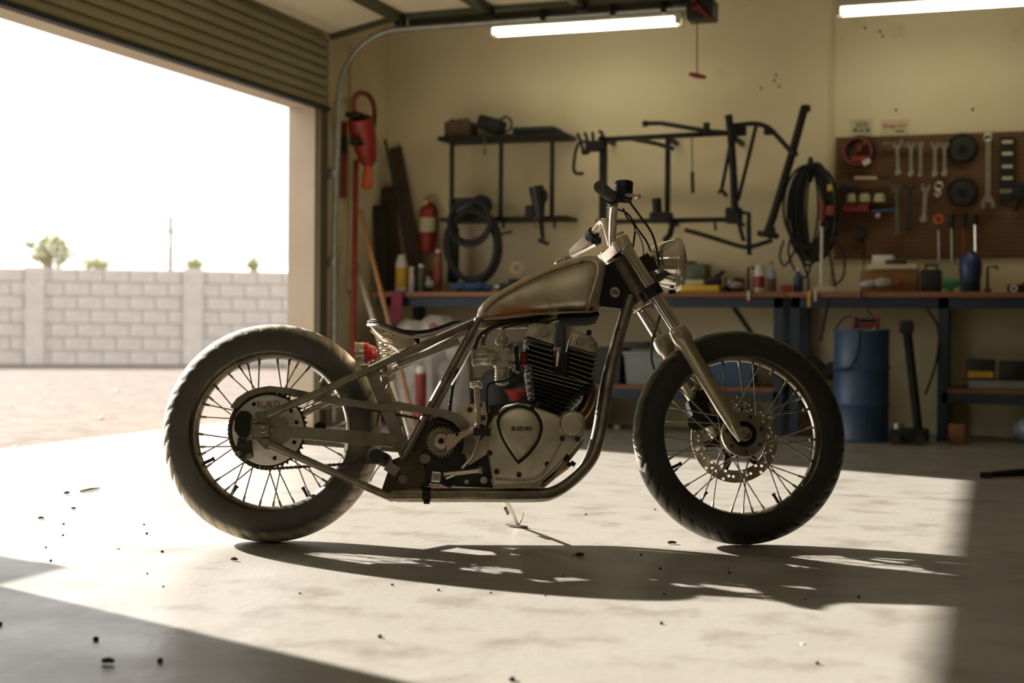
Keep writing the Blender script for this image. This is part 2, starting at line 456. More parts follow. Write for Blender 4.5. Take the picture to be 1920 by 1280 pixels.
# ------------------------------------------------------------------ outside
WX0, WY = -32.0, fl(150, 680).y
# block wall runs parallel to the picture, about 21 m off
ws = fl(-260, 679); we = fl(620, 681)
ax = V((we.x - ws.x, we.y - ws.y, 0)); LEN = ax.length; ax.normalize()
nx = V((ax.y, -ax.x, 0))
if nx.dot(CAM - ws) < 0: nx = -nx
rotw = math.atan2(ax.y, ax.x)
WH = 1.52
base = thing('boundary_wall', ws + ax * (LEN / 2) + V((0, 0, -0.03)), 'long grey concrete block boundary wall across the gravel outside', 'wall')
base.rotation_euler = (0, 0, rotw); OFF[base] = V((0, 0, 0))
bw, bh = 0.40, WH / 7
part('mortar_core', MB().boxp((-LEN / 2, -0.06, 0), (LEN / 2, 0.09, WH - 0.005)), 'mortar', base, smooth=0)
blk = to_mesh('block', MB().rbox((0, 0, 0), (bw - 0.012, 0.19, bh - 0.012), 0.006, seg=1), 'block', 0)
half = to_mesh('block', MB().rbox((0, 0, 0), (bw / 2 - 0.012, 0.19, bh - 0.012), 0.006, seg=1), 'block', 0)
rng = random.Random(4)
K = int(LEN / bw)
for r in range(7):
    for k in range(K):
        x = -LEN / 2 + (k + (0.5 if r % 2 else 0.0)) * bw + bw / 2
        if x > LEN / 2 - bw / 2: continue
        shared('block', blk, base, (x, 0.0 + rng.uniform(-.004, .004), bh * (r + 0.5) + 0.0))
pil = to_mesh('pilaster', MB().rbox((0, 0, WH / 2 + .01), (0.3, 0.3, WH + 0.02), 0.01, seg=1), 'block', 0)
for px in (65, 362):
    q = fl(px, 680) - ws; shared('pilaster', pil, base, (q.dot(ax) - LEN / 2, 0, 0))

# hills on the skyline
def hill(name, px0, px1, dist, peaks):
    mb = MB(); d0 = ray(px0, 608); d1 = ray(px1, 608)
    p0 = CAM + d0 * dist; p1 = CAM + d1 * dist; n = len(peaks); rings = []
    for i, h in enumerate(peaks):
        t = i / (n - 1); p = p0.lerp(p1, t); b = V((_F.x, _F.y, 0)) * 40
        rings.append([V((p.x, p.y, -1)) - b, V((p.x, p.y, h)), V((p.x, p.y, -1)) + b])
    mb.loft(rings)
    o = structure(name, mb, 'hill', smooth=40); o['label'] = 'pale distant hill on the skyline'
    return o
D = 150
def hz(py): return CAM_H + (608 - py) / F_PX * D
hill('hill', -500, 140, D, [hz(430), hz(445), hz(455), hz(462), hz(470), hz(480), hz(495), hz(508)])
hill('hill', 430, 900, D, [hz(510), hz(502), hz(496), hz(494), hz(488), hz(486), hz(480)])

# shrubs and pole behind the block wall
def shrub(name, px, py0, py1, wpx, dist, label, seed, dens=150, m='foliage'):
    rg = random.Random(seed); c = CAM + ray(px, 608) * dist; s = dist / F_PX
    top = CAM_H + (608 - py0) * s; h = top + 0.02
    t = thing(name, (c.x, c.y, -0.02), label, 'tree' if 'tree' in name else 'shrub')
    tr = MB(); le = MB()
    R = wpx * s / 2; zc = CAM_H + (608 - (py0 + py1) / 2) * s; RZ = (py1 - py0) * s / 2
    for k in range(9):
        a = rg.uniform(0, 6.28); e = V((c.x + math.cos(a) * R * .8 * rg.random(), c.y + math.sin(a) * R * .8 * rg.random(), zc + RZ * rg.uniform(-.2, .9)))
        tr.tube(smooth_path([V((c.x, c.y, -.02)), V((c.x, c.y, zc * .45)).lerp(e, .25), e], 5), [0.06 * (1 - .08 * i) for i in range(11)], 6)
    for k in range(dens):
        while True:
            q = V((rg.uniform(-1, 1), rg.uniform(-1, 1), rg.uniform(-1, 1)))
            if q.length < 1: break
        p = V((c.x + q.x * R, c.y + q.y * R, zc + q.z * RZ)); L = 0.16 * rg.uniform(.6, 1.3)
        d = V((rg.uniform(-1, 1), rg.uniform(-1, 1), rg.uniform(-.3, 1))).normalized(); u, v = frame_of(d)
        le.add([p - u * L * .35, p + d * L * .5 + v * .02, p + u * L * .35, p - d * L * .5 - v * .02, p + d * L], [(0, 1, 4), (1, 2, 4), (0, 3, 2, 1)])
    part('branches', tr, 'bark', t); part('foliage', le, m, t, kind='stuff')
    return t
shrub('desert_tree', 98, 452, 505, 95, 27, 'sparse pale green tree rising behind the block wall', 3, 170)
shrub('low_shrub', 180, 490, 512, 60, 26, 'low scrubby bush showing over the block wall beside the tree', 5, 60)
shrub('skyline_shrub', 364, 494, 512, 24, 26, 'small dark bush tip above the wall pilaster', 6, 60)
shrub('far_shrub', 474, 490, 512, 18, 26, 'tiny bush tip above the wall near the door jamb', 7, 40)
c = CAM + ray(319, 608) * 60; s = 60 / F_PX; zt = CAM_H + (608 - 408) * s
up = thing('utility_pole', (c.x, c.y, -.02), 'thin utility pole with short crossarm beyond the block wall', 'pole')
part('pole', MB().cyl((c.x, c.y, -.02), (c.x, c.y, zt), 0.12, 0.09, 10), 'pole_wood', up)
part('crossarm', MB().bar((c.x - .42, c.y - .12, zt - .7), (c.x + .42, c.y + .14, zt - .7), .06, .07), 'pole_wood', up)
part('transformer', MB().cyl((c.x + .14, c.y - .2, zt - 1.4), (c.x + .14, c.y - .2, zt - .8), .11, n=12), 'galvanised', up)
# unseen bin, added by the near jamb to cast a shadow on the floor
bx = thing('shadow_caster_bin', (-5.0, 3.82, -.004), 'unseen grey wheeled bin added outside the near door jamb for its shadow', 'bin')
bb = MB(); bb.loft([[V((-5.0 + sx * k, 3.82 + sy * k, z)) for sx, sy in ((-1, -1), (1, -1), (1, 1), (-1, 1))] for z, k in ((0.03, .24), (1.08, .30))])
part('body', bb, 'grey_bin', bx); part('lid', MB().rbox((-5.0, 3.82, 1.11), (.64, .64, .06), .02), 'grey_bin', bx)
for sx in (-1, 1): part('wheel', MB().cyl((-5.0 + sx * .2, 4.05, .09), (-5.0 + sx * .26, 4.05, .09), .095, n=18), 'black_rubber', bx)

# ------------------------------------------------------------------ overhead door
gd = thing('garage_door', (XI + .07, (YN + YJ) / 2, ZH), 'ribbed sectional garage door rolled up under the ceiling', 'garage door')
ya, yb = YN - .06, YJ + .08
zb, zt = 2.03, 2.47
nsl = 7; slh = (zt - zb) / nsl
for k in range(nsl):
    z0 = zb + k * slh; mb = MB()
    prof = [(0, 0), (.018, .006), (.022, slh * .3), (.022, slh * .62), (.012, slh * .9), (0, slh)]
    vs = []
    x0 = XI + .03
    for yy in (ya, yb):
        vs += [V((x0 + px, yy, z0 + pz)) for px, pz in prof] + [V((x0 - .012, yy, z0 + slh)), V((x0 - .012, yy, z0))]
    n = len(prof) + 2
    mb.add(vs, [tuple(range(n)), tuple(range(2 * n - 1, n - 1, -1))] + [(i, n + i, n + (i + 1) % n, (i + 1) % n) for i in range(n)])
    part('slat', mb, 'door_rib', gd, smooth=20)
part('bottom_seal', MB().boxp((XI + .01, ya, zb - .02), (XI + .06, yb, zb + .002)), 'black_rubber', gd)
SEC = [(-4.04, 2.475), (-3.56, 2.575), (-2.97, 2.585), (-2.38, 2.585), (-1.78, 2.585)]
for k in range(4):
    (xa, za), (xb, zb2) = SEC[k], SEC[k + 1]
    d = V((xb - xa, 0, zb2 - za)); L = d.length; d.normalize(); nrm = V((-d.z, 0, d.x))
    if nrm.z < 0: nrm = -nrm
    def pt(s, y, h): return V((xa, y, za)) + d * s + nrm * h
    sk = part('section', MB().add([pt(.01, ya, .02), pt(L - .01, ya, .02), pt(L - .01, yb, .02), pt(.01, yb, .02), pt(.01, ya, .045), pt(L - .01, ya, .045), pt(L - .01, yb, .045), pt(.01, yb, .045)],
        [(0, 1, 2, 3), (7, 6, 5, 4), (0, 4, 5, 1), (1, 5, 6, 2), (2, 6, 7, 3), (3, 7, 4, 0)]), 'door_cream', gd, smooth=0)
    # raised pads between the stiles
    npad = 5; pw = (yb - ya) / npad
    for q in range(npad):
        y0, y1 = ya + q * pw + .05, ya + (q + 1) * pw - .05
        g = MB(); o0 = [pt(.07, y0, .02), pt(L - .07, y0, .02), pt(L - .07, y1, .02), pt(.07, y1, .02)]
        o1 = [pt(.12, y0 + .05, .004), pt(L - .12, y0 + .05, .004), pt(L - .12, y1 - .05, .004), pt(.12, y1 - .05, .004)]
        g.loft([o0, o1]); part('raised_pad', g, 'door_cream', sk, smooth=0)
    part('strut', MB().add([pt(L - .05, ya, .02), pt(L + .03, ya, .02), pt(L + .03, yb, .02), pt(L - .05, yb, .02), pt(L - .035, ya, -.03), pt(L + .015, ya, -.03), pt(L + .015, yb, -.03), pt(L - .035, yb, -.03)],
        [(0, 3, 2, 1), (4, 5, 6, 7), (0, 1, 5, 4), (1, 2, 6, 5), (2, 3, 7, 6), (3, 0, 4, 7)]), 'door_steel', gd, smooth=0)
    part('end_stile', MB().add([pt(0, yb - .02, .05), pt(L, yb - .02, .05), pt(L, yb + .015, .05), pt(0, yb + .015, .05), pt(0, yb - .02, -.012), pt(L, yb - .02, -.012), pt(L, yb + .015, -.012), pt(0, yb + .015, -.012)],
        [(0, 3, 2, 1), (4, 5, 6, 7), (0, 1, 5, 4), (1, 2, 6, 5), (2, 3, 7, 6), (3, 0, 4, 7)]), 'door_steel', gd, smooth=0)
    part('hinge', MB().rbox(pt(L, yb - .02, -.03), (.07, .05, .05), .006).cyl(pt(L, yb - .02, -.035), pt(L, yb + .03, -.035), .018, n=12), 'black_iron', gd)
# far track: upright, quarter bend, horizontal run
tr = thing('door_track', (XI + .06, YJ + .16, 0), 'galvanised roller track curving up beside the far jamb', 'track')
yt = YJ + .16
pth = [V((Xp(617, 620, XI + .06).x, yt, .02)), V((XI + .055, yt, 1.2)), V((XI + .075, yt, 2.05))]
R = .42
bend = [V((XI + .08 + R - R * math.cos(a), yt, 2.10 + R * math.sin(a))) for a in [math.pi / 2 * i / 10 for i in range(11)]]
part('upright', MB().tube(pth, .022, 8), 'galvanised', tr)
part('bend', MB().tube([pth[-1]] + bend, .02, 8), 'galvanised', tr)
part('horizontal_run', MB().tube([bend[-1], V((-1.74, yt, 2.535))], .02, 8), 'galvanised', tr)
part('angle_iron', MB().boxp((XI + .55, yt + .02, 2.55), (-1.74, yt + .05, 2.60)), 'door_steel', tr)
for px in (1020, 1150, 1245):
    q = Yp(px, 40, yt); part('bolt_clip', MB().rbox((q.x, yt - .01, 2.545), (.03, .05, .07), .005), 'black_iron', tr)
for z in (1.05, .45, 1.62):
    part('bracket', MB().rbox((XI + .03, yt, z), (.09, .05, .06), .005), 'galvanised', tr)

# ------------------------------------------------------------------ opener box, cord and handle
A = Yp(1291, 4, 7.9); B2 = Yp(1342, 38, 7.9)
op = thing('door_opener', ((A.x + B2.x) / 2, 7.9, B2.z), 'small black opener unit with red release arms beside the left tube light', 'door opener')
cx, cz = (A.x + B2.x) / 2, (A.z + B2.z) / 2
part('housing', MB().rbox((cx, 7.9, cz), (B2.x - A.x, .16, A.z - B2.z), .01), 'black_plastic', op)
part('bracket', MB().boxp((cx - .02, 7.88, A.z - .01), (cx + .02, 7.92, 2.72)), 'black_iron', op)
part('header_arm', MB().bar((cx - .04, 7.81, A.z + .05), (cx - .02, 7.81, cz - .01), .02, .012, (0, 1, 0)).bar((cx - .03, 7.81, cz + .03), (cx + .06, 7.81, B2.z - .01), .02, .012, (0, 1, 0)), 'red_paint', op)
part('vent', MB().boxp((cx + .03, 7.815, cz - .02), (cx + .07, 7.82, cz + .04)), 'dark_tool', op)
part('rail', MB().boxp((cx - .02, YN + .2, 2.72), (cx + .02, 7.93, 2.76)), 'galvanised', op)
H0 = Yp(1307, 40, 7.9); H1 = Yp(1307, 142, 7.9)
rc = thing('release_cord', (H1.x, 7.9, H1.z), 'red pull cord with a red handle hanging under the opener', 'pull cord')
part('cord', MB().cyl(H0, H1, .0035, n=6), 'rope_red', rc)
part('handle', MB().tube([H1 + V((-.045, 0, .012)), H1 + V((0, 0, 0)), H1 + V((.05, 0, -.012))], [.010, .016, .009], 10), 'red_paint', rc)

# ------------------------------------------------------------------ fluorescent fixtures
def fixture(p0, p1, label, cut=None, at=None):
    y = 8.45; a = Yp(*p0, y); b = Yp(*p1, y); z = a.z
    x0, x1 = a.x, b.x
    if at: x0, y, z = at
    if cut: x1 = x0 + cut
    t = thing('tube_light', ((x0 + x1) / 2, y, z), label, 'light', 'twin fluorescent fixtures of the garage')
    part('body', MB().rbox(((x0 + x1) / 2, y, z + .055), (x1 - x0 + .06, .14, .045), .006), 'fixture_white', t)
    for dy in (-.045, .045):
        part('tube', MB().cyl((x0 + .02, y + dy, z + .016), (x1 - .02, y + dy, z + .016), .017, n=14), 'tube_light', t)
        for xx in (x0, x1):
            part('socket', MB().rbox((xx, y + dy, z + .018), (.03, .04, .05), .004), 'fixture_white', t)
    for xx in (x0 + .12, x1 - .12):
        part('hanger', MB().cyl((xx, y, z + .07), (xx, y, ZC), .006, n=6), 'black_iron', t)
fixture((925, 66), (1273, 44), 'twin tube light hanging left of the opener unit')
fixture((1573, 28), (1920, 12), 'twin tube light hanging at the right over the pegboard', 1.2)
fixture((1573, 28), (1920, 12), 'added out-of-view twin tube light filling the near bay left of the camera', 1.2, (-2.5, 1.3, 2.55))  # unseen fixture, added to fill the near side of the motorcycle
fixture((1573, 28), (1920, 12), 'added out-of-view twin tube light filling the near bay right above the camera', 1.2, (-0.9, 1.3, 2.55))  # second unseen fixture, added for the same fill

# ================================================================== the motorcycle
RC = fl(511, 1016.5); FC = fl(1387, 1021.5)
HEAD = math.atan2(FC.y - RC.y, FC.x - RC.x)
LEAN = math.radians(9.0)
BM = Matrix.Translation(V((RC.x, RC.y, 0.0005))) @ Matrix.Rotation(HEAD, 4, 'Z') @ Matrix.Rotation(-LEAN, 4, 'X')
BMI = BM.inverted()
_bo = BMI @ CAM; _b3 = BMI.to_3x3()
def B(px, py, y=0.0):
    """point of the motorcycle (own space: x forward, y left, z up) on its length-wise plane y"""
    d = _b3 @ ray(px, py)
    return _bo + d * ((y - _bo.y) / d.y)
bike = bpy.data.objects.new('motorcycle', None); bike.matrix_world = BM; link(bike); OFF[bike] = V((0, 0, 0))
tag(bike, 'stripped bare-metal bobber motorcycle parked on its side stand in the sunlight', 'motorcycle')
def poly(pts, y): return [B(px, py, y) for px, py in pts]
def plate(mb, pts, y0, y1):
    """outline seen at the near plane y0, thickened to y1"""
    mb.prism(poly(pts, y0), (0, y1 - y0, 0)); return mb
def mir(p): return V((p.x, -p.y, p.z))

# ---------------------------------------------------------------- wheels
def tyre_mesh(R, rr, w, mname, seed):
    nR, na = 288, 30; vs = []; fs = []
    Rc = R - rr
    for j in range(nR):
        th = 2 * math.pi * j / nR
        for i in range(na + 1):
            al = math.radians(-118 + 236 * i / na)
            rad = Rc + rr * math.cos(al); y = w * math.sin(al)
            d = abs(math.degrees(al))
            g = 0
            sh = (j + int(d / 9)) % 7
            if 20 < d < 62 and sh == 0: g = .006
            if 8 < d < 14: g = .003
            if 74 < d < 78: g = -.0012
            rad -= g * math.cos(al); y -= g * math.sin(al)
            vs.append(V((rad * math.cos(th), y, rad * math.sin(th))))
    n = na + 1
    for j in range(nR):
        for i in range(na):
            jj = (j + 1) % nR
            fs.append((j * n + i, j * n + i + 1, jj * n + i + 1, jj * n + i))
    mb = MB(); mb.v = vs; mb.f = fs
    return mb
def wheel(name, centre, rot, R, rr, w, Rf, Ri, hubw, hubR, m_tyre, hub_m):
    rim = MB(); yh = w * .62
    rim.lathe([(Rf + .004, -yh), (Rf + .006, -yh + .004), (Rf - .004, -yh + .008), (Ri + .006, -yh * .62), (Ri, -yh * .3), (Ri - .002, 0), (Ri, yh * .3), (Ri + .006, yh * .62), (Rf - .004, yh - .008), (Rf + .006, yh - .004), (Rf + .004, yh), (Ri + .02, yh * .5), (Ri + .012, 0), (Ri + .02, -yh * .5)], (0, 0, 0), (0, 1, 0), 96, close=True)
    wo = bpy.data.objects.new(name, to_mesh(name, rim, 'rim_steel', 40)); link(wo, bike); OFF[wo] = V((0, 0, 0))
    wo.matrix_local = Matrix.Translation(centre) @ rot
    wo['label'] = name.replace('_', ' ') + ' with a spoked steel rim and fat black tyre'
    t = part('tyre', tyre_mesh(R, rr, w, m_tyre, 1), m_tyre, wo, smooth=50)
    hb = MB(); hb.lathe([(.016, -hubw - .02), (.022, -hubw - .018), (.022, -hubw), (hubR, -hubw), (hubR, -hubw + .006), (hubR * .55, -hubw + .014), (hubR * .5, 0), (hubR * .55, hubw - .014), (hubR, hubw - .006), (hubR, hubw), (.022, hubw), (.022, hubw + .018), (.016, hubw + .02)], (0, 0, 0), (0, 1, 0), 32)
    part('hub', hb, hub_m, wo)
    # 36 laced spokes with nipples, four shared meshes
    ms = {}
    for side in (-1, 1):
        for dr in (-1, 1):
            a = math.radians(62) * dr
            p0 = V((hubR * .9 * math.cos(a), side * (hubw - .002), hubR * .9 * math.sin(a))); p1 = V((Ri + .004, side * .006, 0))
            q = p1 + (p0 - p1).normalized() * .022
            ms[side, dr] = to_mesh('spoke', MB().cyl(p0, p1, .0021, n=6).cyl(p1, q, .0042, .0036, 8), 'steel_tool', 40)
    for k in range(36):
        side = 1 if k % 2 else -1; dr = 1 if (k // 2) % 2 else -1
        shared('spoke', ms[side, dr], wo, rot=(0, -2 * math.pi * (k + .15 * dr) / 36, 0))
    for a in (205, 238, 300):
        d = V((math.cos(math.radians(a)), 0, math.sin(math.radians(a))))
        p = d * (Ri + .002)
        part('valve_stem', MB().cyl(p, p - d * .03, .005, .0045, 8).cyl(p - d * .03, p - d * .036, .0062, n=8), 'black_rubber', wo)
    return wo
c = B(511, 810, 0); R_REAR = c.z
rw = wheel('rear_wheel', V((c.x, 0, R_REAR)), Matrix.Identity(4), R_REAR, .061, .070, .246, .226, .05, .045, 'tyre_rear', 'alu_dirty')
STEER = math.radians(5.0); RAKE = math.radians(31)
SAX = V((-math.sin(RAKE), 0, math.cos(RAKE)))
srot = Matrix.Rotation(STEER, 4, SAX)
c2 = B(1386, 818, 0); R_FRONT = c2.z
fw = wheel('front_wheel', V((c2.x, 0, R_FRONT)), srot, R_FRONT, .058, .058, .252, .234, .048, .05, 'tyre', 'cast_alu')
# right hub flange ring and far-side brake disc
fl_ring = MB(); fl_ring.lathe([(.039, -.062), (.069, -.062), (.070, -.058), (.070, -.050), (.039, -.050)], (0, 0, 0), (0, 1, 0), 40, close=True)
part('hub_flange', fl_ring, 'fin_edge', fw)
part('hub_recess', MB().lathe([(0, -.053), (.039, -.053), (.039, -.045), (0, -.045)], (0, 0, 0), (0, 1, 0), 32), 'black_iron', fw)
for k in range(7):
    a = 2 * math.pi * k / 7 + .3; p = V((.055 * math.cos(a), -.062, .055 * math.sin(a)))
    part('flange_bolt', MB().cyl(p, p + V((0, -.006, 0)), .0055, n=6), 'dark_tool', fw)
def disc(R0, R1, y, holes, rings, hr):
    # ring with real drilled holes: built as a strip of cells, each either whole or with an octagonal hole
    mb = MB(); n = holes
    for k in range(n):
        a0, a1 = 2 * math.pi * k / n, 2 * math.pi * (k + 1) / n
        for q in range(rings):
            ra, rb = R0 + (R1 - R0) * q / rings, R0 + (R1 - R0) * (q + 1) / rings
            hole = (k + 2 * q) % 4 == 0 or (q == 1 and k % 4 == 1)
            def P(r, a, yy): return V((r * math.cos(a), yy, r * math.sin(a)))
            am, rm = (a0 + a1) / 2, (ra + rb) / 2
            outer = [(ra, a0), (ra, am), (ra, a1), (rm, a1), (rb, a1), (rb, am), (rb, a0), (rm, a0)]
            if not hole:
                mb.add([P(r, a, y - .002) for r, a in outer] + [P(r, a, y + .002) for r, a in outer], [tuple(range(8)), tuple(range(15, 7, -1))] + ([(0, 1, 9, 8), (1, 2, 10, 9)] if q == 0 else []) + ([(4, 5, 13, 12), (5, 6, 14, 13)] if q == rings - 1 else []))
            else:
                inner = []
                cc = P(rm, am, 0); er = V((math.cos(am), 0, math.sin(am))); et = V((-math.sin(am), 0, math.cos(am)))
                for u, v in ((-1, -1), (-1, 0), (-1, 1), (0, 1), (1, 1), (1, 0), (1, -1), (0, -1)):
                    d = V((u, v)).normalized() if True else 0
                    inner.append(cc + er * d[0] * hr + et * d[1] * hr)
                vs = [P(r, a, y - .002) for r, a in outer] + [V((p.x, y - .002, p.z)) for p in inner] + [P(r, a, y + .002) for r, a in outer] + [V((p.x, y + .002, p.z)) for p in inner]
                fs = []
                for i in range(8):
                    j = (i + 1) % 8
                    fs += [(i, j, 8 + j, 8 + i), (16 + j, 16 + i, 24 + i, 24 + j), (8 + i, 8 + j, 24 + j, 24 + i)]
                if q == 0: fs += [(0, 1, 17, 16), (1, 2, 18, 17)]
                if q == rings - 1: fs += [(4, 5, 21, 20), (5, 6, 22, 21)]
                mb.add(vs, fs)
    return mb
bd = disc(.098, .136, .062, 52, 3, .0046)
bdo = part('brake_disc', bd, 'raw_steel', fw, 'drilled steel brake disc on the far side', smooth=0)
ca = MB()
for k in range(6):
    a = 2 * math.pi * k / 6 + .2; d = V((math.cos(a), 0, math.sin(a))); t = V((-d.z, 0, d.x))
    ca.prism([d * .04 + t * .018 + V((0, .058, 0)), d * .1 + t * .008 + V((0, .058, 0)), d * .1 - t * .008 + V((0, .058, 0)), d * .04 - t * .018 + V((0, .058, 0))], (0, .006, 0))
ca.lathe([(.02, .055), (.06, .055), (.06, .066), (.02, .066)], (0, 0, 0), (0, 1, 0), 32, close=True)
part('disc_carrier', ca, 'black_iron', fw)

# ---------------------------------------------------------------- fork
def S_(p): return V((c2.x, 0, R_FRONT)) + (srot.to_3x3() @ (V(p) - V((c2.x, 0, R_FRONT))))
YF = .095
lt, lb = B(1276, 628, -YF), B(1388, 818, -YF)     # lower leg, near
st = B(1166, 452, -YF)                               # top of stanchion
fk = MB()
def clamp(pa, pb, y0, y1, hh):
    pass
fork = part('front_fork', MB().cyl((lambda p: V((p.x, 0, p.z)))(B(1152, 470, 0)), (lambda p: V((p.x, 0, p.z)))(B(1212, 572, 0)), .016, n=20), 'black_iron', bike, 'telescopic fork with bright stanchions and bare alloy lowers')
ax_f = (lt - lb).normalized()
for sgn, nm in ((-1, 'near'), (1, 'far')):
    def side(p): return V((p.x, p.y if sgn < 0 else -p.y, p.z))
    # far leg sits a little back: bars turned left
    sh = V((0, 0, 0)) if sgn < 0 else V((-.030, 0, 0))
    a, b, c_ = side(lt) + sh, side(lb) + sh, side(st) + sh
    part('stanchion', MB().cyl(a - ax_f * .02, c_ + ax_f * .012, .0185, n=24), 'chrome', fork)
    lw = MB()
    lw.lathe([(.0, -.012), (.014, -.012), (.0195, .03), (.0235, .10), (.0235, (a - b).length - .03), (.029, (a - b).length - .02), (.030, (a - b).length - .004), (.0285, (a - b).length + .012), (.021, (a - b).length + .018)], b, (a - b), 28)
    part('lower_leg', lw, 'fork_lower', fork)
    part('dust_seal', MB().lathe([(.0186, 0), (.0275, .001), (.0275, .010), (.022, .016), (.0186, .016)], a + ax_f * .012, ax_f, 28), 'chrome_warm', fork)
    part('axle_boss', MB().cyl(b + V((.006, sgn * .02, .01)), b + V((.006, -sgn * .03, .01)), .017, n=20), 'fork_lower', fork)
ax_c = B(1397, 808, -YF - .02)
part('axle_nut', MB().cyl(ax_c + V((0, -.006, 0)), ax_c + V((0, .012, 0)), .014, n=6).torus(ax_c + V((0, -.007, 0)), (0, 1, 0), .007, .002, 16, 6), 'steel_tool', fork)
part('pinch_slot', MB().bar(B(1372, 796, -YF - .024), B(1388, 826, -YF - .024), .006, .03, (0, 1, 0)), 'fork_lower', fork)
# triple clamps
def yoke(name, px, py, hh, m, w=.03):
    p = B(px, py, -YF); q = mir(p) + V((-.028, 0, 0)); mb = MB()
    for e in (p, q): mb.cyl(e - ax_f * hh, e + ax_f * hh, .0285, n=24)
    mb.bar((p + V((0, .01, 0))), (q - V((0, .01, 0))), hh * 1.7, .045, ax_f.cross(V((0, 1, 0))))
    return part(name, mb, m, fork)
yoke('top_yoke', 1167, 457, .017, 'chrome_warm')
yoke('lower_yoke', 1224, 546, .017, 'black_iron')
part('yoke_bolt', MB().cyl(B(1164, 440, -YF), B(1162, 436, -YF), .012, n=6), 'chrome_warm', fork)
part('steering_bearing', MB().lathe([(.028, 0), (.034, .004), (.034, .02), (.026, .026)], B(1206, 578, 0), ax_f, 24), 'chrome_warm', fork)
# caliper on the far leg
cal = MB()
cal.rbox(B(1312, 775, .075), (.062, .075, .10), .016, Matrix.Rotation(-.35, 3, 'Y'))
cal.cyl(B(1318, 745, .04), B(1318, 745, .11), .024, n=20).cyl(B(1304, 792, .04), B(1304, 792, .11), .024, n=20)
co = part('front_caliper', cal, 'black_iron', bike, 'black brake caliper behind the front spokes')
part('banjo_bolt', MB().cyl(B(1322, 722, .07), B(1316, 705, .07), .007, n=8).cyl(B(1310, 722, .05), B(1300, 735, .05), .01, n=10), 'chrome', co)
part('caliper_bracket', MB().tube([B(1322, 700, .09), B(1335, 720, .09), B(1345, 760, .09), B(1362, 790, .09)], .009, 8), 'dark_tool', co)

# ---------------------------------------------------------------- headlight
hl_c = B(1263, 496, .0); hax = V((1, 0, -.02)).normalized()
hl = part('headlight', MB().lathe([(.0, -.098), (.022, -.095), (.044, -.082), (.062, -.056), (.073, -.024), (.078, 0), (.079, .004)], hl_c, hax, 40), 'chrome', bike, 'round chrome headlamp')
part('bezel', MB().lathe([(.079, .0), (.0835, .002), (.0845, .012), (.081, .022), (.072, .026), (.072, .018), (.078, .004)], hl_c, hax, 40, close=True), 'chrome_warm', hl)
part('lens', MB().lathe([(.072, .022), (.06, .030), (.04, .036), (.02, .039), (0, .040)], hl_c, hax, 40), 'lens_glass', hl)
for sgn in (-1, 1):
    part('mount_bracket', MB().bar(B(1206, 480, .05 * sgn), B(1222, 510, .05 * sgn), .03, .03, (0, 1, 0)).bar(B(1190, 490, .05 * sgn), B(1214, 502, .05 * sgn), .02, .02, (0, 1, 0)), 'black_iron', hl)
part('adjuster_screw', MB().cyl(B(1258, 544, 0), B(1258, 552, 0), .008, n=8).cyl(B(1264, 544, -.01), B(1264, 551, -.01), .005, n=8), 'black_iron', hl)

# ---------------------------------------------------------------- handlebar and controls
hb_n = smooth_path([B(1149, 462, -.02), B(1148, 440, -.06), B(1149, 410, -.12), B(1151, 384, -.165), B(1147, 371, -.20), B(1141, 365, -.24)], 5)
hb_f = smooth_path([B(1147, 462, .02), B(1141, 440, .06), B(1135, 420, .13), B(1128, 417, .17), B(1116, 432, .20), B(1104, 446, .23)], 5)
bars = part('handlebar', MB().tube(hb_n, .0125, 14).tube(hb_f, .0125, 14).tube([hb_n[0], hb_f[0]], .0125, 14), 'chrome_warm', bike, 'bare metal raised handlebar')
gp = part('grip', MB().tube([B(1146, 369, -.215), B(1140, 363, -.25), B(1126, 352, -.345), B(1124.5, 350.5, -.35)], [.0165, .018, .0185, .015], 18), 'grip_rubber', bars)
part('grip_end', MB().lathe([(.0, .0), (.004, .0), (.006, .004), (.017, .002), (.0182, -.003), (.0182, -.012)], B(1124, 350, -.353), (B(1124, 350, -.353) - B(1142, 365, -.24)), 24), 'grip_rubber', gp)
part('grip', MB().tube([B(1104, 446, .23), B(1096, 454, .25), B(1076, 473, .34), B(1074, 475, .345)], [.016, .0175, .018, .014], 18), 'seat_pale', bars)
part('switch_clamp', MB().lathe([(.0135, -.012), (.021, -.012), (.021, .012), (.0135, .012)], B(1110, 440, .215), B(1116, 432, .20) - B(1104, 446, .23), 20).rbox(B(1117, 452, .21), (.035, .03, .024), .005), 'black_plastic', bars)
part('clutch_lever', MB().tube([B(1118, 458, .20), B(1098, 468, .26), B(1062, 484, .34), B(1046, 490, .37)], [.006, .006, .006, .008], 8), 'chrome', bars)
mc = MB().lathe([(.0, 0), (.026, 0), (.0285, .004), (.0285, .022), (.030, .024), (.030, .034), (.026, .037), (0, .037)], B(1169, 363, -.14), (0, 0, 1), 28)
mco = part('master_cylinder', mc, 'black_plastic', bars, 'black round brake fluid reservoir')
part('body', MB().rbox(B(1168, 369, -.14), (.055, .05, .026), .006).cyl(B(1150, 371, -.17), B(1178, 373, -.12), .013, n=14), 'black_iron', mco)
part('brake_lever', MB().tube([B(1172, 366, -.15), B(1184, 366, -.22), B(1193, 367, -.30), B(1196, 368.5, -.33)], [.006, .006, .0055, .0085], 10).ball(B(1196, 368.5, -.335), .0095), 'chrome_warm', bars)
part('throttle_housing', MB().cyl(B(1146, 369, -.22), B(1149, 372, -.19), .021, n=20), 'black_rubber', bars)
part('clamp_wire', MB().tube(smooth_path([B(1136, 382, -.2), B(1142, 388, -.2), B(1150, 384, -.19), B(1156, 392, -.18)], 4), .0025, 6), 'chrome', bars)
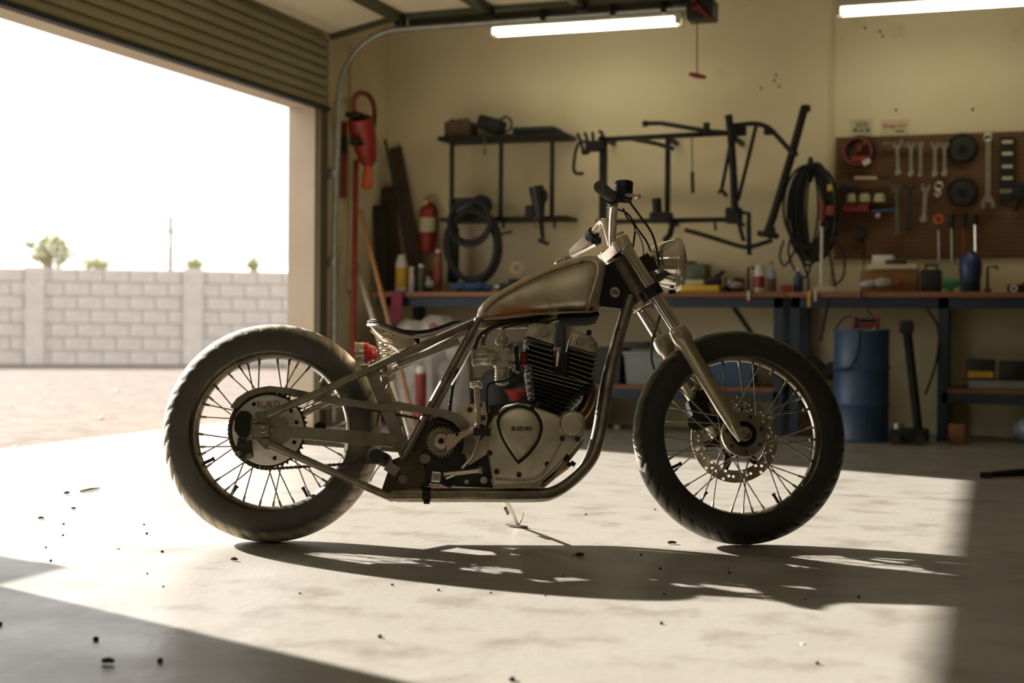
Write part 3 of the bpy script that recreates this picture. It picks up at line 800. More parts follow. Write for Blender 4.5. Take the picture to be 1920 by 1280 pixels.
# cables
for i, (pp, yy, r, m) in enumerate([
    ([(1180, 378), (1200, 405), (1222, 437), (1232, 470), (1236, 498)], (-.13, -.12, -.1, -.085, -.085), .0036, 'black_rubber'),
    ([(1158, 392), (1178, 402), (1196, 430), (1212, 452), (1221, 475)], (-.1, -.08, -.05, -.04, -.03), .003, 'black_rubber'),
    ([(1168, 390), (1176, 408), (1190, 425), (1188, 455), (1186, 466)], (-.08, -.07, -.05, -.03, -.02), .003, 'black_rubber'),
    ([(1190, 430), (1200, 445), (1206, 465), (1206, 492)], (-.06, -.05, -.05, -.05), .003, 'seat_pale'),
    ([(1238, 590), (1231, 612), (1223, 640), (1221, 670), (1226, 692)], (-.03, -.03, -.02, .0, .03), .0045, 'grip_rubber')]):
    part('control_cable' if i < 4 else 'brake_hose', MB().tube(smooth_path([B(p[0], p[1], y) for p, y in zip(pp, yy)], 6), r, 8), m, bike)

# ---------------------------------------------------------------- fuel tank
prof_t = [(893, 592), (897, 577), (906, 565), (920, 554), (945, 540), (972, 525), (1000, 512), (1029, 500), (1068, 485), (1099, 478), (1119, 480), (1131, 487), (1137, 497)]
prof_b = [(895, 599), (900, 599), (908, 598.5), (922, 597.5), (945, 595.5), (972, 592), (1000, 588.6), (1029, 586), (1068, 584.5), (1099, 584), (1112, 584), (1120, 582), (1124, 566)]
wid = [.012, .026, .038, .05, .062, .072, .08, .087, .092, .092, .088, .076, .05]
rings = []
for (a, b, w) in zip(prof_t, prof_b, wid):
    T = B(a[0], a[1], -.03); Bo = B(b[0], b[1], -w); T.y = 0; Bo.y = 0
    ring = []; n = 28
    for i in range(n):
        t = 2 * math.pi * i / n; cs, sn = math.cos(t), math.sin(t)
        e = .55
        u = math.copysign(abs(cs) ** e, cs); v = math.copysign(abs(sn) ** (.5 if sn > 0 else .4), sn)
        k = (v + 1) / 2
        p = Bo.lerp(T, k); wd = w * (1.0 if v < .2 else 1 - .14 * (v - .2))
        ring.append(V((p.x, u * wd, p.z)))
    rings.append(ring)
tank = part('fuel_tank', MB().loft(rings), 'tank_metal', bike, 'bare steel teardrop fuel tank with rust along its lower seam', smooth=60)
seam = MB().tube(smooth_path([B(898, 596, -.035), B(945, 595, -.066), B(1000, 589, -.083), B(1068, 585, -.096), B(1108, 584, -.094), B(1121, 580, -.08)], 5), .0035, 6)
part('lower_seam', seam, 'plate_steel', tank)
part('front_ridge', MB().tube(smooth_path([B(1100, 584, -.097), B(1112, 545, -.097), B(1122, 505, -.094), B(1112, 488, -.085), B(1085, 488, -.085)], 6), .005, 8), 'tank_metal', tank)
tun = MB(); plate(tun, [(1046, 586), (1122, 584), (1124, 590), (1110, 594), (1052, 596)], -.085, .085)
part('tank_underside', tun, 'matte_black', tank)
part('upper_seam', MB().tube(smooth_path([B(908, 584, -.046), B(930, 563, -.060), B(972, 538, -.076), B(1020, 515, -.088), B(1068, 498, -.0915), B(1096, 491, -.0905)], 6), .0022, 6), 'rust', tank)
part('filler_cap', MB().lathe([(.03, 0), (.03, .012), (.024, .018), (0, .019)], B(1058, 492, 0) + V((0, 0, -.004)), V((-.35, 0, 1)), 28), 'chrome_warm', tank)

# ---------------------------------------------------------------- frame
fr = part('frame', MB().tube([B(895, 606, 0), B(1000, 604, 0), B(1100, 575, 0), B(1168, 515, 0)], .019, 14), 'frame_steel', bike, 'bare welded rigid frame')
def fpart(name, mb, m='frame_steel', lab=None): return part(name, mb, m, fr, lab)
fpart('head_tube', MB().cyl(B(1160, 484, 0), B(1206, 566, 0), .031, n=24).torus(B(1161, 486, 0), ax_f, .031, .005, 24, 8).torus(B(1205, 564, 0), ax_f, .031, .005, 24, 8))
fpart('neck_gusset', plate(MB(), [(1122, 500), (1150, 492), (1188, 556), (1182, 580), (1126, 574)], -.02, .02), 'black_iron')
med = B(1153, 548, -.021)
mdo = fpart('medallion', MB().cyl(med, med + V((0, -.004, 0)), .016, n=28).torus(med + V((0, -.004, 0)), (0, 1, 0), .015, .0018, 28, 6), 'fin_edge')
part('emblem', MB().torus(med + V((-.004, -.0045, 0)), (0, 1, 0), .005, .0016, 14, 5).torus(med + V((.005, -.0045, -.002)), (0, 1, 0), .004, .0016, 14, 5), 'dark_tool', mdo)
for sg in (-1, 1):
    def yy(px, py, y):
        p = B(px, py, -abs(y)); return p if sg < 0 else mir(p)
    down = smooth_path([yy(735, 926, .10), yy(900, 926, .105), yy(1005, 926, .105), yy(1040, 921, .105), yy(1075, 899, .10), yy(1104, 868, .095), yy(1118, 840, .09), yy(1129, 795, .08), yy(1144, 700, .06), yy(1168, 606, .03), yy(1184, 555, .018)], 4)
    fpart('cradle_tube', MB().tube(down, .0172, 16))
    up = [yy(500, 779, .135), yy(620, 726, .125), yy(760, 662, .10), yy(840, 626, .07), yy(900, 600, .03)]
    fpart('seat_stay', MB().tube(smooth_path(up, 4), .0118, 14))
    fpart('lower_stay', MB().tube([yy(505, 832, .135), yy(600, 874, .125), yy(726, 929, .105), yy(745, 927, .102)], .0118, 14))
    mbx = MB(); q0 = [yy(536, 798, .13), yy(536, 820, .13)]; q1 = [yy(736, 813, .115), yy(736, 838, .115)]
    d = V((0, .022, 0))
    mbx.loft([[q0[0] - d / 2, q0[0] + d / 2, q0[1] + d / 2, q0[1] - d / 2], [q1[0] - d / 2, q1[0] + d / 2, q1[1] + d / 2, q1[1] - d / 2]])
    fpart('chain_stay', mbx, 'plate_steel')
    fpart('seat_post_tube', MB().tube([yy(897, 600, .04), yy(830, 722, .075), yy(758, 855, .10)], .0135, 14))
    sp = [(684, 697), (704, 690), (728, 745), (772, 848), (752, 862), (716, 775)]
    ms = MB(); pp = [yy(x, y, .104) for x, y in sp]; ms.prism(pp, (0, .014 * (-sg), 0)) if sg < 0 else ms.prism(pp, (0, .014, 0))
    fpart('strut_plate', ms, 'plate_steel')
    ap = [(480, 772), (505, 770), (540, 792), (545, 822), (520, 842), (497, 842), (478, 822)]
    pp = [yy(x, y, .122) for x, y in ap]; fpart('axle_plate', MB().prism(pp, (0, -.012 * sg * -1 if sg < 0 else .012, 0)), 'plate_steel')
    gp_ = [(735, 862), (790, 842), (800, 905), (790, 926), (730, 930), (716, 918)]
    pp = [yy(x, y, .088) for x, y in gp_]; fpart('rear_gusset', MB().prism(pp, (0, .008 * sg, 0)), 'rim_steel')
    bl = yy(735, 824, .13)
    fpart('pivot_bolt', MB().cyl(bl, bl + V((0, .016 * (1 if sg > 0 else -1), 0)), .0095, n=6).cyl(bl + V((0, -.004 * sg, 0)), bl + V((0, .006 * sg, 0)), .016, n=20), 'steel_tool')
fpart('cross_tube', MB().cyl(B(755, 898, -.1), B(755, 898, -.1) + V((0, .21, 0)), .013, n=14))
fpart('seat_bridge', MB().bar(B(860, 640, -.055), B(745, 684, -.085), .02, .014, (0, 1, 0)), 'raw_steel')
fpart('rail_clamp', MB().lathe([(.0172, -.012), (.021, -.012), (.021, .012), (.0172, .012)], B(800, 926, -.103), (1, 0, 0), 20).rbox(B(797, 908, -.103), (.024, .02, .012), .003).rbox(B(800, 942, -.103), (.018, .02, .008), .002), 'black_iron')
# axle hardware
rx = B(494, 805, -.15)
fpart('axle_nut', MB().cyl(rx, rx + V((0, .02, 0)), .016, n=6).torus(rx + V((0, -.002, 0)), (0, 1, 0), .0085, .0026, 20, 6), 'steel_tool')
fpart('chain_tensioner', MB().rbox(B(490, 807, -.139), (.05, .012, .036), .003).cyl(B(498, 828, -.146), B(498, 828, -.13), .011, n=6).cyl(B(478, 786, -.142), B(478, 786, -.13), .008, n=10).torus(B(478, 786, -.144), (0, 1, 0), .008, .0025, 16, 6).cyl(B(510, 806, -.146), B(510, 806, -.13), .007, n=6), 'plate_steel')

# ---------------------------------------------------------------- rear sprocket, chain, guard, caliper
RCX, RCZ = c.x, R_REAR
YCH = -.082
spc = V((RCX, YCH, RCZ)); Rs = .116
ts = []
nt = 46
for k in range(nt):
    a = 2 * math.pi * k / nt
    for da, r in ((0, Rs - .005), (.25, Rs - .003), (.45, Rs + .003), (.55, Rs + .003), (.75, Rs - .003)):
        aa = a + da * 2 * math.pi / nt; ts.append(spc + V((r * math.cos(aa), -.003, r * math.sin(aa))))
spr = part('rear_sprocket', MB().prism(ts, (0, .006, 0)), 'rusty_chain', bike, 'rusty rear sprocket')
wp = part('cover_plate', MB().lathe([(0, -.010), (.103, -.010), (.106, -.007), (.106, -.004), (0, -.004)], spc, (0, 1, 0), 56), 'white_plate', spr, 'scuffed white plate with red lettering')
for a in (15, 40, -25, -52, 200, 235, 285, 120):
    p = spc + V((.088 * math.cos(math.radians(a)), -.0105, .088 * math.sin(math.radians(a))))
    part('rivet_hole', MB().cyl(p, p + V((0, -.001, 0)), .006, n=12), 'black_iron', spr)
tx = B(503, 757, YCH - .012); tx2 = B(510, 765.5, YCH - .012)
lettering('lettering', 'BUKO', .026, 'red_ink', spr, tx, (1, 0, .02), (0.25, 0, 1), .0003, -.0004)
lettering('lettering', 'MOTORS', .016, 'dark_ink', spr, tx2, (1, 0, .02), (0.2, 0, 1), .0003, -.0003)
fs_c = B(830, 826, YCH); fs_c.y = YCH; Rfs = .052
# chain path: tangent lines and arcs
def chain_path():
    c1_, r1, c2_, r2 = V((spc.x, spc.z)), Rs, V((fs_c.x, fs_c.z)), Rfs
    d = c2_ - c1_; L = d.length; ang = math.atan2(d.y, d.x); off = math.acos((r1 - r2) / L)
    pts = []
    top = ang + off; bot = ang - off
    n1 = 60
    for i in range(n1 + 1):
        a = top + (2 * math.pi - 2 * off) * i / n1; pts.append(c1_ + V((math.cos(a), math.sin(a))) * r1)
    for i in range(25):
        a = bot + 2 * off * i / 24; pts.append(c2_ + V((math.cos(a), math.sin(a))) * r2)
    pts.append(pts[0]); return pts
cp = chain_path(); ch = MB(); pitch = .0127; acc = 0; prev = cp[0]; marks = [prev]
for p in cp[1:]:
    seg = p - prev; L = seg.length; dd = pitch - acc; q = prev
    if L < 1e-9: continue
    while dd <= L:
        marks.append(prev + seg * (dd / L)); dd += pitch
    acc = L - (dd - pitch); prev = p
for i in range(len(marks) - 1):
    a, b = marks[i], marks[i + 1]; d = (b - a); L = d.length
    if L < 1e-5: continue
    d.normalize(); nrm = V((-d.y, d.x)); yo = .0075 if i % 2 else .0052; hw = .0045
    for sy in (-1, 1):
        pl = []
        for s, h in ((-.2, 0), (0, 1), (.5, .6), (1, 1), (1.2, 0), (1, -1), (.5, -.6), (0, -1)):
            q = a + d * (L * s) + nrm * (hw * h); pl.append(V((q.x, YCH + sy * yo, q.y)))
        ch.prism(pl, (0, sy * .0015, 0))
    ch.cyl((a.x, YCH - .0065, a.y), (a.x, YCH + .0065, a.y), .0038, n=6)
part('chain', ch, 'rusty_chain', bike, 'rusty roller chain', smooth=0, kind='stuff')
# guard: outer edge / inner edge outline
go = [(432, 762), (444, 746), (462, 734), (482, 727), (505, 723), (542, 727), (600, 739), (660, 748), (711, 757), (746, 752), (797, 763), (838, 768), (862, 776), (878, 792), (887, 812), (889, 832), (884, 852)]
gi = [(866, 850), (870, 832), (868, 816), (860, 802), (848, 790), (828, 782), (797, 775), (746, 769), (711, 769), (660, 762), (600, 751), (542, 739), (505, 734), (482, 738), (466, 745), (452, 757), (444, 766)]
cg = MB()
oo, ii = poly(go, -.112), poly(gi[::-1], -.112)
K2 = len(oo)
vs = oo + ii + [p + V((0, .004, 0)) for p in oo] + [p + V((0, .004, 0)) for p in ii]
fs = []
for i in range(K2 - 1):
    fs += [(i, i + 1, K2 + i + 1, K2 + i), (2 * K2 + i + 1, 2 * K2 + i, 3 * K2 + i, 3 * K2 + i + 1), (i, 2 * K2 + i, 2 * K2 + i + 1, i + 1), (K2 + i, K2 + i + 1, 3 * K2 + i + 1, 3 * K2 + i)]
cg.add(vs, fs)
rim_ = [p + V((0, 0, 0)) for p in oo]
cg.add(rim_ + [p + V((0, .05, 0)) for p in rim_] + [p + V((0, .05, -.003)) for p in rim_] + [p + V((0, 0, -.003)) for p in rim_], [q for i in range(K2 - 1) for q in ((i, i + 1, K2 + i + 1, K2 + i), (2 * K2 + i, 2 * K2 + i + 1, 3 * K2 + i + 1, 3 * K2 + i))])
part('chain_guard', cg, 'plate_steel', bike, 'curved bare metal chain guard')
part('chain_roller', MB().cyl(B(600, 802, -.10), B(600, 802, -.06), .018, n=16), 'black_iron', bike)
rc_ = MB(); plate(rc_, [(440, 783), (450, 770), (463, 770), (469, 778), (468, 806), (464, 818), (448, 818), (439, 806)], -.152, -.10)
rco = part('rear_caliper', rc_, 'black_iron', bike, 'dark rear brake caliper')
part('caliper_bracket', plate(MB(), [(446, 824), (470, 820), (474, 856), (452, 860), (440, 850)], -.128, -.11), 'dark_tool', rco)
part('bleed_bolt', MB().cyl(B(446, 850, -.135), B(446, 850, -.12), .009, n=10).cyl(B(467, 855, -.135), B(467, 855, -.12), .009, n=10), 'plate_steel', rco)
part('pad_slider', plate(MB(), [(466, 782), (474, 780), (474, 822), (462, 826)], -.14, -.112), 'plate_steel', rco)

# ---------------------------------------------------------------- seat, springs, tail light
top = [(688, 600), (696, 594), (711, 599), (735, 608), (758, 614.5), (782, 616), (805, 613), (828, 605), (852, 596.5), (866, 600)]
bot = [(690, 606), (698, 606), (711, 609), (735, 619), (758, 626), (782, 629), (805, 626), (828, 619), (850, 610), (866, 604)]
sw = [.06, .105, .128, .125, .105, .08, .06, .05, .045, .03]
rings = []
for (a, b, w) in zip(top, bot, sw):
    T = B(a[0], a[1], -w * .8); Bo = B(b[0], b[1], -w)
    rg = []
    for i in range(24):
        t = 2 * math.pi * i / 24; cs, sn = math.cos(t), math.sin(t)
        u = math.copysign(abs(cs) ** .6, cs); v = math.copysign(abs(sn) ** .8, sn)
        p = Bo.lerp(T, (v + 1) / 2)
        dish = -.012 * (1 - u * u) if v > 0 else 0
        rg.append(V((p.x, u * w, p.z + dish)))
    rings.append(rg)
seat = part('seat', MB().loft(rings), 'seat_leather', bike, 'black leather solo seat', smooth=60)
lip = MB()
for sg in (-1, 1):
    pts = [B(a[0], a[1] + 3, -w * .95) for a, w in zip(bot[:9], sw[:9])]
    if sg > 0: pts = [mir(p) for p in pts]
    lip.tube(smooth_path(pts, 4), .0045, 8)
part('piping', lip, 'seat_pale', seat)
sk = MB(); plate(sk, [(690, 604), (700, 603), (712, 612), (742, 624), (772, 631), (780, 640), (770, 652), (745, 655), (728, 640), (706, 622)], -.075, .075)
part('seat_pan', sk, 'seat_pale', seat)
part('front_mount', MB().rbox(B(782, 638, 0), (.016, .03, .03), .004), 'black_iron', seat)
for sg in (-1, 1):
    a = B(727, 618, -.075); b = B(722, 678, -.075)
    if sg > 0: a, b = mir(a), mir(b)
    pts = []; N = 96; T = 6.0
    for i in range(N + 1):
        t = i / N; r = .0205 - .007 * abs(t - .45) * 2
        pts.append(a.lerp(b, t) + V((r * math.cos(2 * math.pi * T * t), r * math.sin(2 * math.pi * T * t), 0)))
    part('seat_spring', MB().tube(pts, .0030, 6), 'chrome_warm', seat)
    part('spring_cup', MB().lathe([(.004, 0), (.02, .002), (.022, .01), (.012, .016), (.008, .022), (.008, .05), (.004, .052)], b + V((0, 0, -.045)), (0, 0, 1), 20), 'raw_steel', seat)
ta = V((-1, 0, -.06)).normalized(); tb = B(700, 662, -.02)
tl = part('tail_light', MB().lathe([(0, -.014), (.016, -.012), (.024, 0), (.028, .012), (.030, .026)], tb, ta, 28), 'red_lens', bike, 'round red tail light under the seat')
part('lens', MB().lathe([(.030, .012), (.0335, .013), (.034, .024), (.030, .026)], tb, ta, 28), 'red_lens', tl)
part('bezel', MB().lathe([(.030, .024), (.0345, .026), (.0355, .048), (.0375, .051), (.0375, .054), (.033, .054), (0, .050)], tb, ta, 28), 'chrome_warm', tl)
part('mount_tab', MB().bar(B(704, 668, -.02), B(722, 690, -.02), .02, .006, (0, 1, 0)), 'raw_steel', tl)

# shock-like strut linking the seat springs to the lower frame
sa = MB().cyl(B(722, 694, 0), B(722, 722, 0), .014, n=16).cyl(B(722, 722, 0), B(752, 800, 0), .008, n=12).lathe([(.016, 0), (.02, .003), (.02, .009), (.016, .012)], B(722, 706, 0), (0, 0, 1), 20)
part('centre_strut', sa, 'raw_steel', bike)
for sgx in (-1, 1):
    part('brace_rod', MB().tube([B(728, 722, -.03 * sgx), B(712, 768, -.05 * sgx), B(706, 800, -.06 * sgx)] if sgx > 0 else [B(728, 722, .03), B(748, 770, .05), B(764, 830, .06)], .0048, 8), 'raw_steel', bike)

# ---------------------------------------------------------------- engine
def bev_plate(mb, pts, y0, y1, bev):
    """cast cover: outline with a chamfered near edge; y0 nearest to the viewer"""
    P = poly(pts, y0); cx = sum((p.x for p in P)) / len(P); cz = sum((p.z for p in P)) / len(P)
    def shrink(p, k): 
        d = V((cx - p.x, 0, cz - p.z)); L = d.length
        return p + d * (min(bev * k, L * .5) / L) if L else p
    mb.loft([[V((q.x, y1, q.z)) for q in P], [V((p.x, y0 + bev, p.z)) for p in P], [V((shrink(p, .35).x, y0 + bev * .35, shrink(p, .35).z)) for p in P], [V((shrink(p, 1).x, y0, shrink(p, 1).z)) for p in P]])
    return mb
def sub(pts, n=5, closed=True):
    q = smooth_path([V((a, b, 0)) for a, b in pts], n, closed); return [(p.x, p.y) for p in q]
eng_out = [(768, 860), (790, 800), (822, 778), (862, 782), (905, 762), (985, 748), (1055, 770), (1095, 800), (1085, 840), (1040, 888), (1005, 912), (930, 915), (860, 912), (800, 905), (775, 890)]
crank = MB(); plate(crank, eng_out, -.085, .11)
eng = part('engine', crank, 'dark_tool', bike, 'air cooled twin-cam engine with black finned barrel')
def ep(name, mb, m, lab=None, smooth=35): return part(name, mb, m, eng, lab, smooth)
# right-hand clutch cover with shield boss
cov = [(914, 820), (918, 795), (929, 773), (948, 759), (970, 754), (998, 758), (1024, 769), (1048, 778), (1066, 790), (1092, 806), (1096, 815), (1084, 832), (1044, 879), (1016, 903), (1003, 910), (924, 910), (920, 883), (914, 845)]
cc = MB(); bev_plate(cc, cov, -.132, -.07, .010)
ep('clutch_cover', cc, 'cast_alu', 'dull cast clutch cover with a raised shield boss')
sh = sub([(931, 790), (937, 775), (952, 763), (974, 758), (998, 765), (1012, 780), (1018, 800), (1012, 825), (995, 850), (975, 868), (969, 867), (950, 840), (937, 815)], 4)
ep('shield_groove', bev_plate(MB(), sh, -.1345, -.12, .002), 'black_iron')
def scale_pts(pts, k):
    cx = sum(p[0] for p in pts) / len(pts); cy = sum(p[1] for p in pts) / len(pts)
    return [(cx + (a - cx) * k, cy + (b - cy) * k) for a, b in pts]
ep('shield_boss', bev_plate(MB(), scale_pts(sh, .89), -.143, -.12, .008), 'cast_alu')
lettering('lettering', 'SUZUKI', .016, 'dark_tool', eng, B(978, 803.5, -.1435), (1, 0, .01), (0, 0, 1), .0008, .0006, width=.062)
capc = B(1071, 797, -.1)
ep('signal_cap', MB().lathe([(.041, .0), (.041, -.04), (.038, -.046), (.028, -.048), (.027, -.051), (0, -.052)], capc, (0, 1, 0), 36), 'cast_alu')
part('cap_ring', MB().torus(capc + V((0, -.046, 0)), (0, 1, 0), .036, .003, 36, 6), 'steel_tool', eng)
for px, py in ((931, 773), (999, 762), (1053, 776), (1089, 779), (1026, 870), (973, 890), (931, 884), (918, 849), (1054, 822), (1083, 823), (1009, 757)):
    p = B(px, py, -.13); ep('case_bolt', MB().cyl(p + V((0, .02, 0)), p + V((0, -.006, 0)), .0085, n=6).torus(p + V((0, -.006, 0)), (0, 1, 0), .0045, .0018, 12, 5), 'dark_tool')
# sump ledge, side rib
ep('sump', plate(MB(), [(920, 898), (1006, 904), (1022, 897), (1010, 914), (926, 916)], -.128, .10), 'alu_dirty')
ep('cover_rib', MB().tube(smooth_path([B(928, 898, -.134), B(975, 900, -.134), B(1012, 892, -.134), B(1034, 862, -.134), B(1052, 828, -.134)], 5), .004, 6), 'alu_dirty')
ep('front_case_edge', plate(MB(), [(1036, 892), (1088, 826), (1096, 822), (1092, 834), (1046, 892), (1020, 914), (1008, 914)], -.10, .1), 'alu_dirty')
ep('drain_union', MB().cyl(B(1062, 858, -.13), B(1062, 858, -.06), .011, n=10).cyl(B(1070, 866, -.1), B(1078, 872, -.1), .007, n=8).cyl(B(1064, 868, -.1), B(1070, 874, -.1), .007, n=8), 'black_iron')
# left part of the case: sprocket cover area, kick shaft gear
ep('mounting_plate', plate(MB(), [(852, 768), (880, 758), (912, 752), (918, 770), (914, 850), (880, 872), (868, 842), (880, 808), (870, 785)], -.1, -.085), 'cast_alu')
for px, py in ((881, 768), (899, 759), (905, 783), (904, 800)):
    p = B(px, py, -.103); ep('plate_hole', MB().cyl(p, p + V((0, .004, 0)), .0065, n=14).torus(p, (0, 1, 0), .0065, .0018, 16, 5), 'dark_ink')
gk = B(828, 828, -.118); gear = []
for k in range(27):
    a = 2 * math.pi * k / 27
    for da, r in ((0, .0395), (.25, .0395), (.35, .046), (.7, .046), (.82, .0395)):
        aa = a + da * 2 * math.pi / 27; gear.append(gk + V((r * math.cos(aa), 0, r * math.sin(aa))))
ks = part('kick_starter', MB().prism(gear, (0, .012, 0)), 'steel_tool', bike, 'polished kick starter lever on a toothed gear', smooth=0)
part('gear_face', MB().lathe([(.022, -.001), (.035, -.001), (.035, -.003), (.022, -.003)], gk, (0, 1, 0), 32, close=True), 'plate_steel', ks)
part('shaft', MB().lathe([(0, -.026), (.008, -.026), (.009, -.034), (.0145, -.034), (.016, -.03), (.019, -.028), (.023, -.02), (.024, 0)], gk, (0, 1, 0), 32), 'chrome_warm', ks)
part('shaft_hole', MB().cyl(gk + V((0, -.0265, 0)), gk + V((0, -.0275, 0)), .008, n=18), 'black_iron', ks)
arm = MB(); ap_ = [(838, 815), (862, 810), (888, 800), (895, 806), (868, 820), (850, 838), (838, 846)]
plate(arm, ap_, -.152, -.138)
part('arm', arm, 'chrome_warm', ks)
part('arm_hole', MB().cyl(B(857, 814, -.1535), B(857, 814, -.15), .0055, n=14), 'black_iron', ks)
part('lever', MB().tube(smooth_path([B(880, 806, -.146), B(893, 800, -.146), B(897, 788, -.146), B(896, 765, -.146), B(893, 726, -.146)], 5), .0082, 14), 'chrome_warm', ks)
part('pedal_collar', MB().lathe([(.009, 0), (.018, .001), (.0195, .006), (.017, .009), (.0195, .012), (.0195, .017), (.012, .02)], B(893, 727, -.146), (0, 0, 1), 24), 'chrome_warm', ks)
part('folding_peg', MB().cyl(B(888, 809, -.158), B(918, 810, -.158), .0115, n=16).cyl(B(917, 810, -.158), B(920, 810, -.158), .0125, n=16), 'black_rubber', ks)
part('shift_shaft', MB().cyl(B(797, 859, -.10), B(797, 859, -.075), .0165, n=24).cyl(B(797, 859, -.112), B(797, 859, -.1), .0125, n=24), 'plate_steel', bike)
# brake pedal and linkage
bp = part('brake_pedal', MB().tube([B(832, 889, -.13), B(865, 886, -.13), B(899, 882, -.13)], .0065, 12), 'chrome_warm', bike, 'polished rear brake pedal rod')
part('clevis', MB().rbox(B(818, 894, -.13), (.028, .02, .030), .004, Matrix.Rotation(.12, 3, 'Y')), 'chrome_warm', bp)
part('clevis_bolt', MB().cyl(B(818, 894, -.145), B(818, 894, -.13), .008, n=12), 'steel_tool', bp)
part('collar', MB().cyl(B(898, 882, -.13), B(904, 881, -.13), .0115, n=18), 'steel_tool', bp)
part('link_rod', MB().tube(smooth_path([B(866, 878, -.12), B(884, 856, -.12), B(896, 825, -.122), B(904, 812, -.122)], 5), .0042, 8), 'chrome_warm', bp)
part('pedal_lever', plate(MB(), [(812, 902), (842, 896), (856, 906), (842, 914), (824, 906)], -.125, -.11), 'black_iron', bp)
part('return_rod', MB().tube([B(836, 897, -.135), B(852, 890, -.135)], .004, 8), 'chrome', bp)
ep('case_knob', MB().cyl(B(907, 900, -.135), B(907, 900, -.08), .0105, n=16).cyl(B(875, 903, -.11), B(875, 903, -.08), .007, n=12), 'alu_dirty')
# foot peg and bracket (near side)
fp = part('foot_peg', MB().cyl(B(705, 855, -.24), B(722, 862, -.12), .0215, .02, n=24), 'black_rubber', bike, 'black rubber foot peg seen end on')
part('peg_bracket', MB().cyl(B(723, 863, -.155), B(723, 863, -.1), .02, n=20).bar(B(725, 872, -.12), B(745, 885, -.11), .03, .012, (0, 1, 0)), 'plate_steel', fp)
part('peg_bolt', MB().cyl(B(723, 863, -.165), B(723, 863, -.15), .0105, n=6), 'fin_edge', fp)
part('bracket_wire', MB().tube(smooth_path([B(716, 868, -.14), B(703, 885, -.14), B(694, 903, -.14)], 4), .002, 5), 'chrome', fp)

# barrel: one block of slanted fins that splits into the two cam towers
FT = math.radians(15.5)
fd = V((math.cos(FT), 0, -math.sin(FT)))       # along a fin (image right and down)
fu = V((math.sin(FT), 0, math.cos(FT)))        # up the cylinder axis
def fin(mb, pa, pb, w, th):
    a = B(pa[0], pa[1], -w); b = B(pb[0], pb[1], -w); h = fu * th / 2
    mb.loft([[a - h, a + h, V((a.x, w, a.z)) + h, V((a.x, w, a.z)) - h], [b - h, b + h, V((b.x, w, b.z)) + h, V((b.x, w, b.z)) - h]])
def quad_core(pts, w): return plate(MB(), pts, -w, w)
ep('barrel_core', quad_core([(996, 690), (1096, 716), (1056, 772), (1002, 752)], .095), 'black_fin')
n = 9
for k in range(n):
    t = k / (n - 1)
    L0 = (985 + 10 * t, 689 + 58 * t); R0 = (1112 - 52 * t ** 1.2, 722 + 52 * t)
    mb = MB(); fin(mb, L0, R0, .108, .0042); ep('barrel_fin', mb, 'black_fin')
    mb = MB(); a = B(L0[0], L0[1], -.1085); b = B(R0[0], R0[1], -.1085)
    if k < 6: mb.bar(a + fd * .006, b - fd * (.02 + .03 * t), .0016, .0022, fu); ep('fin_edge', mb, 'fin_edge' if k < 3 else 'dark_tool')
for k in range(4):
    p = B(985 + k * 1.2, 702 + 12 * k, -.1); ep('fin_root', MB().cyl(p, p + V((.012, 0, .0)) + fu * .002, .009, n=10), 'fin_edge')
# rear tower
ep('tower_core', quad_core([(990, 645), (1036, 657), (1042, 700), (996, 690)], .09), 'black_fin')
ep('tower_core', quad_core([(1068, 662), (1116, 675), (1102, 718), (1064, 708)], .09), 'black_fin')
for k in range(6):
    t = k / 5
    mb = MB(); fin(mb, (983 + 5 * t, 634 + 48 * t), (1039 + 3 * t, 649 + 50 * t), .105, .004); ep('head_fin', mb, 'black_fin')
    mb = MB(); mb.bar(B(986 + 5 * t, 634.8 + 48 * t, -.1055), B(1034 + 3 * t, 647.6 + 50 * t, -.1055), .0016, .002, fu); ep('fin_edge', mb, 'fin_edge')
for k in range(7):
    t = k / 6
    mb = MB(); fin(mb, (1066 - 2 * t, 652 + 52 * t), (1121 - 9 * t, 667 + 54 * t), .105, .004); ep('head_fin', mb, 'black_fin')
    mb = MB(); mb.bar(B(1069 - 2 * t, 652.8 + 52 * t, -.1055), B(1118 - 9 * t, 666.2 + 54 * t, -.1055), .0016, .002, fu); ep('fin_edge', mb, 'fin_edge')
# cam boxes
ep('cam_box', bev_plate(MB(), [(986, 630), (991, 608), (1003, 604), (1040, 608), (1045, 613), (1041, 645), (1036, 646)], -.105, .105, .008), 'alu_dirty', 'rear cam box')
ep('cam_box', bev_plate(MB(), [(1066, 650), (1072, 622), (1078, 618), (1112, 631), (1121, 644), (1119, 664)], -.105, .105, .008), 'alu_dirty', 'front cam box')
for px, py, r in ((1019, 623, .0125), (1088, 641, .0115)):
    p = B(px, py, -.108); ep('cam_plug', MB().lathe([(.0, -.004), (.006, -.004), (.007, -.006), (r, -.006), (r + .002, -.003), (r + .002, .01)], p, (0, 1, 0), 24), 'fin_edge')
    ep('plug_plate', MB().rbox(p + V((0, .003, 0)), (.042, .008, .036), .003, Matrix.Rotation(FT, 3, 'Y')), 'alu_dirty')
ep('top_bracket', MB().rbox(B(1005, 597, -.03), (.018, .03, .02), .003).torus(B(1005, 596, -.05), (0, 1, 0), .008, .003, 16, 6), 'black_iron')
ep('cam_bolt', MB().cyl(B(1104, 628, -.06), B(1104, 619, -.06), .008, n=8), 'black_iron')
# valley: plug, tappet pipe
ep('spark_plug', MB().cyl(B(1043, 686, -.06), B(1046, 658, -.075), .0085, .0105, n=12).cyl(B(1046, 660, -.075), B(1046, 652, -.078), .011, n=12), 'chrome_warm')
ep('valley_block', plate(MB(), [(1044, 660), (1068, 660), (1068, 706), (1046, 700)], -.05, .06), 'dark_tool')
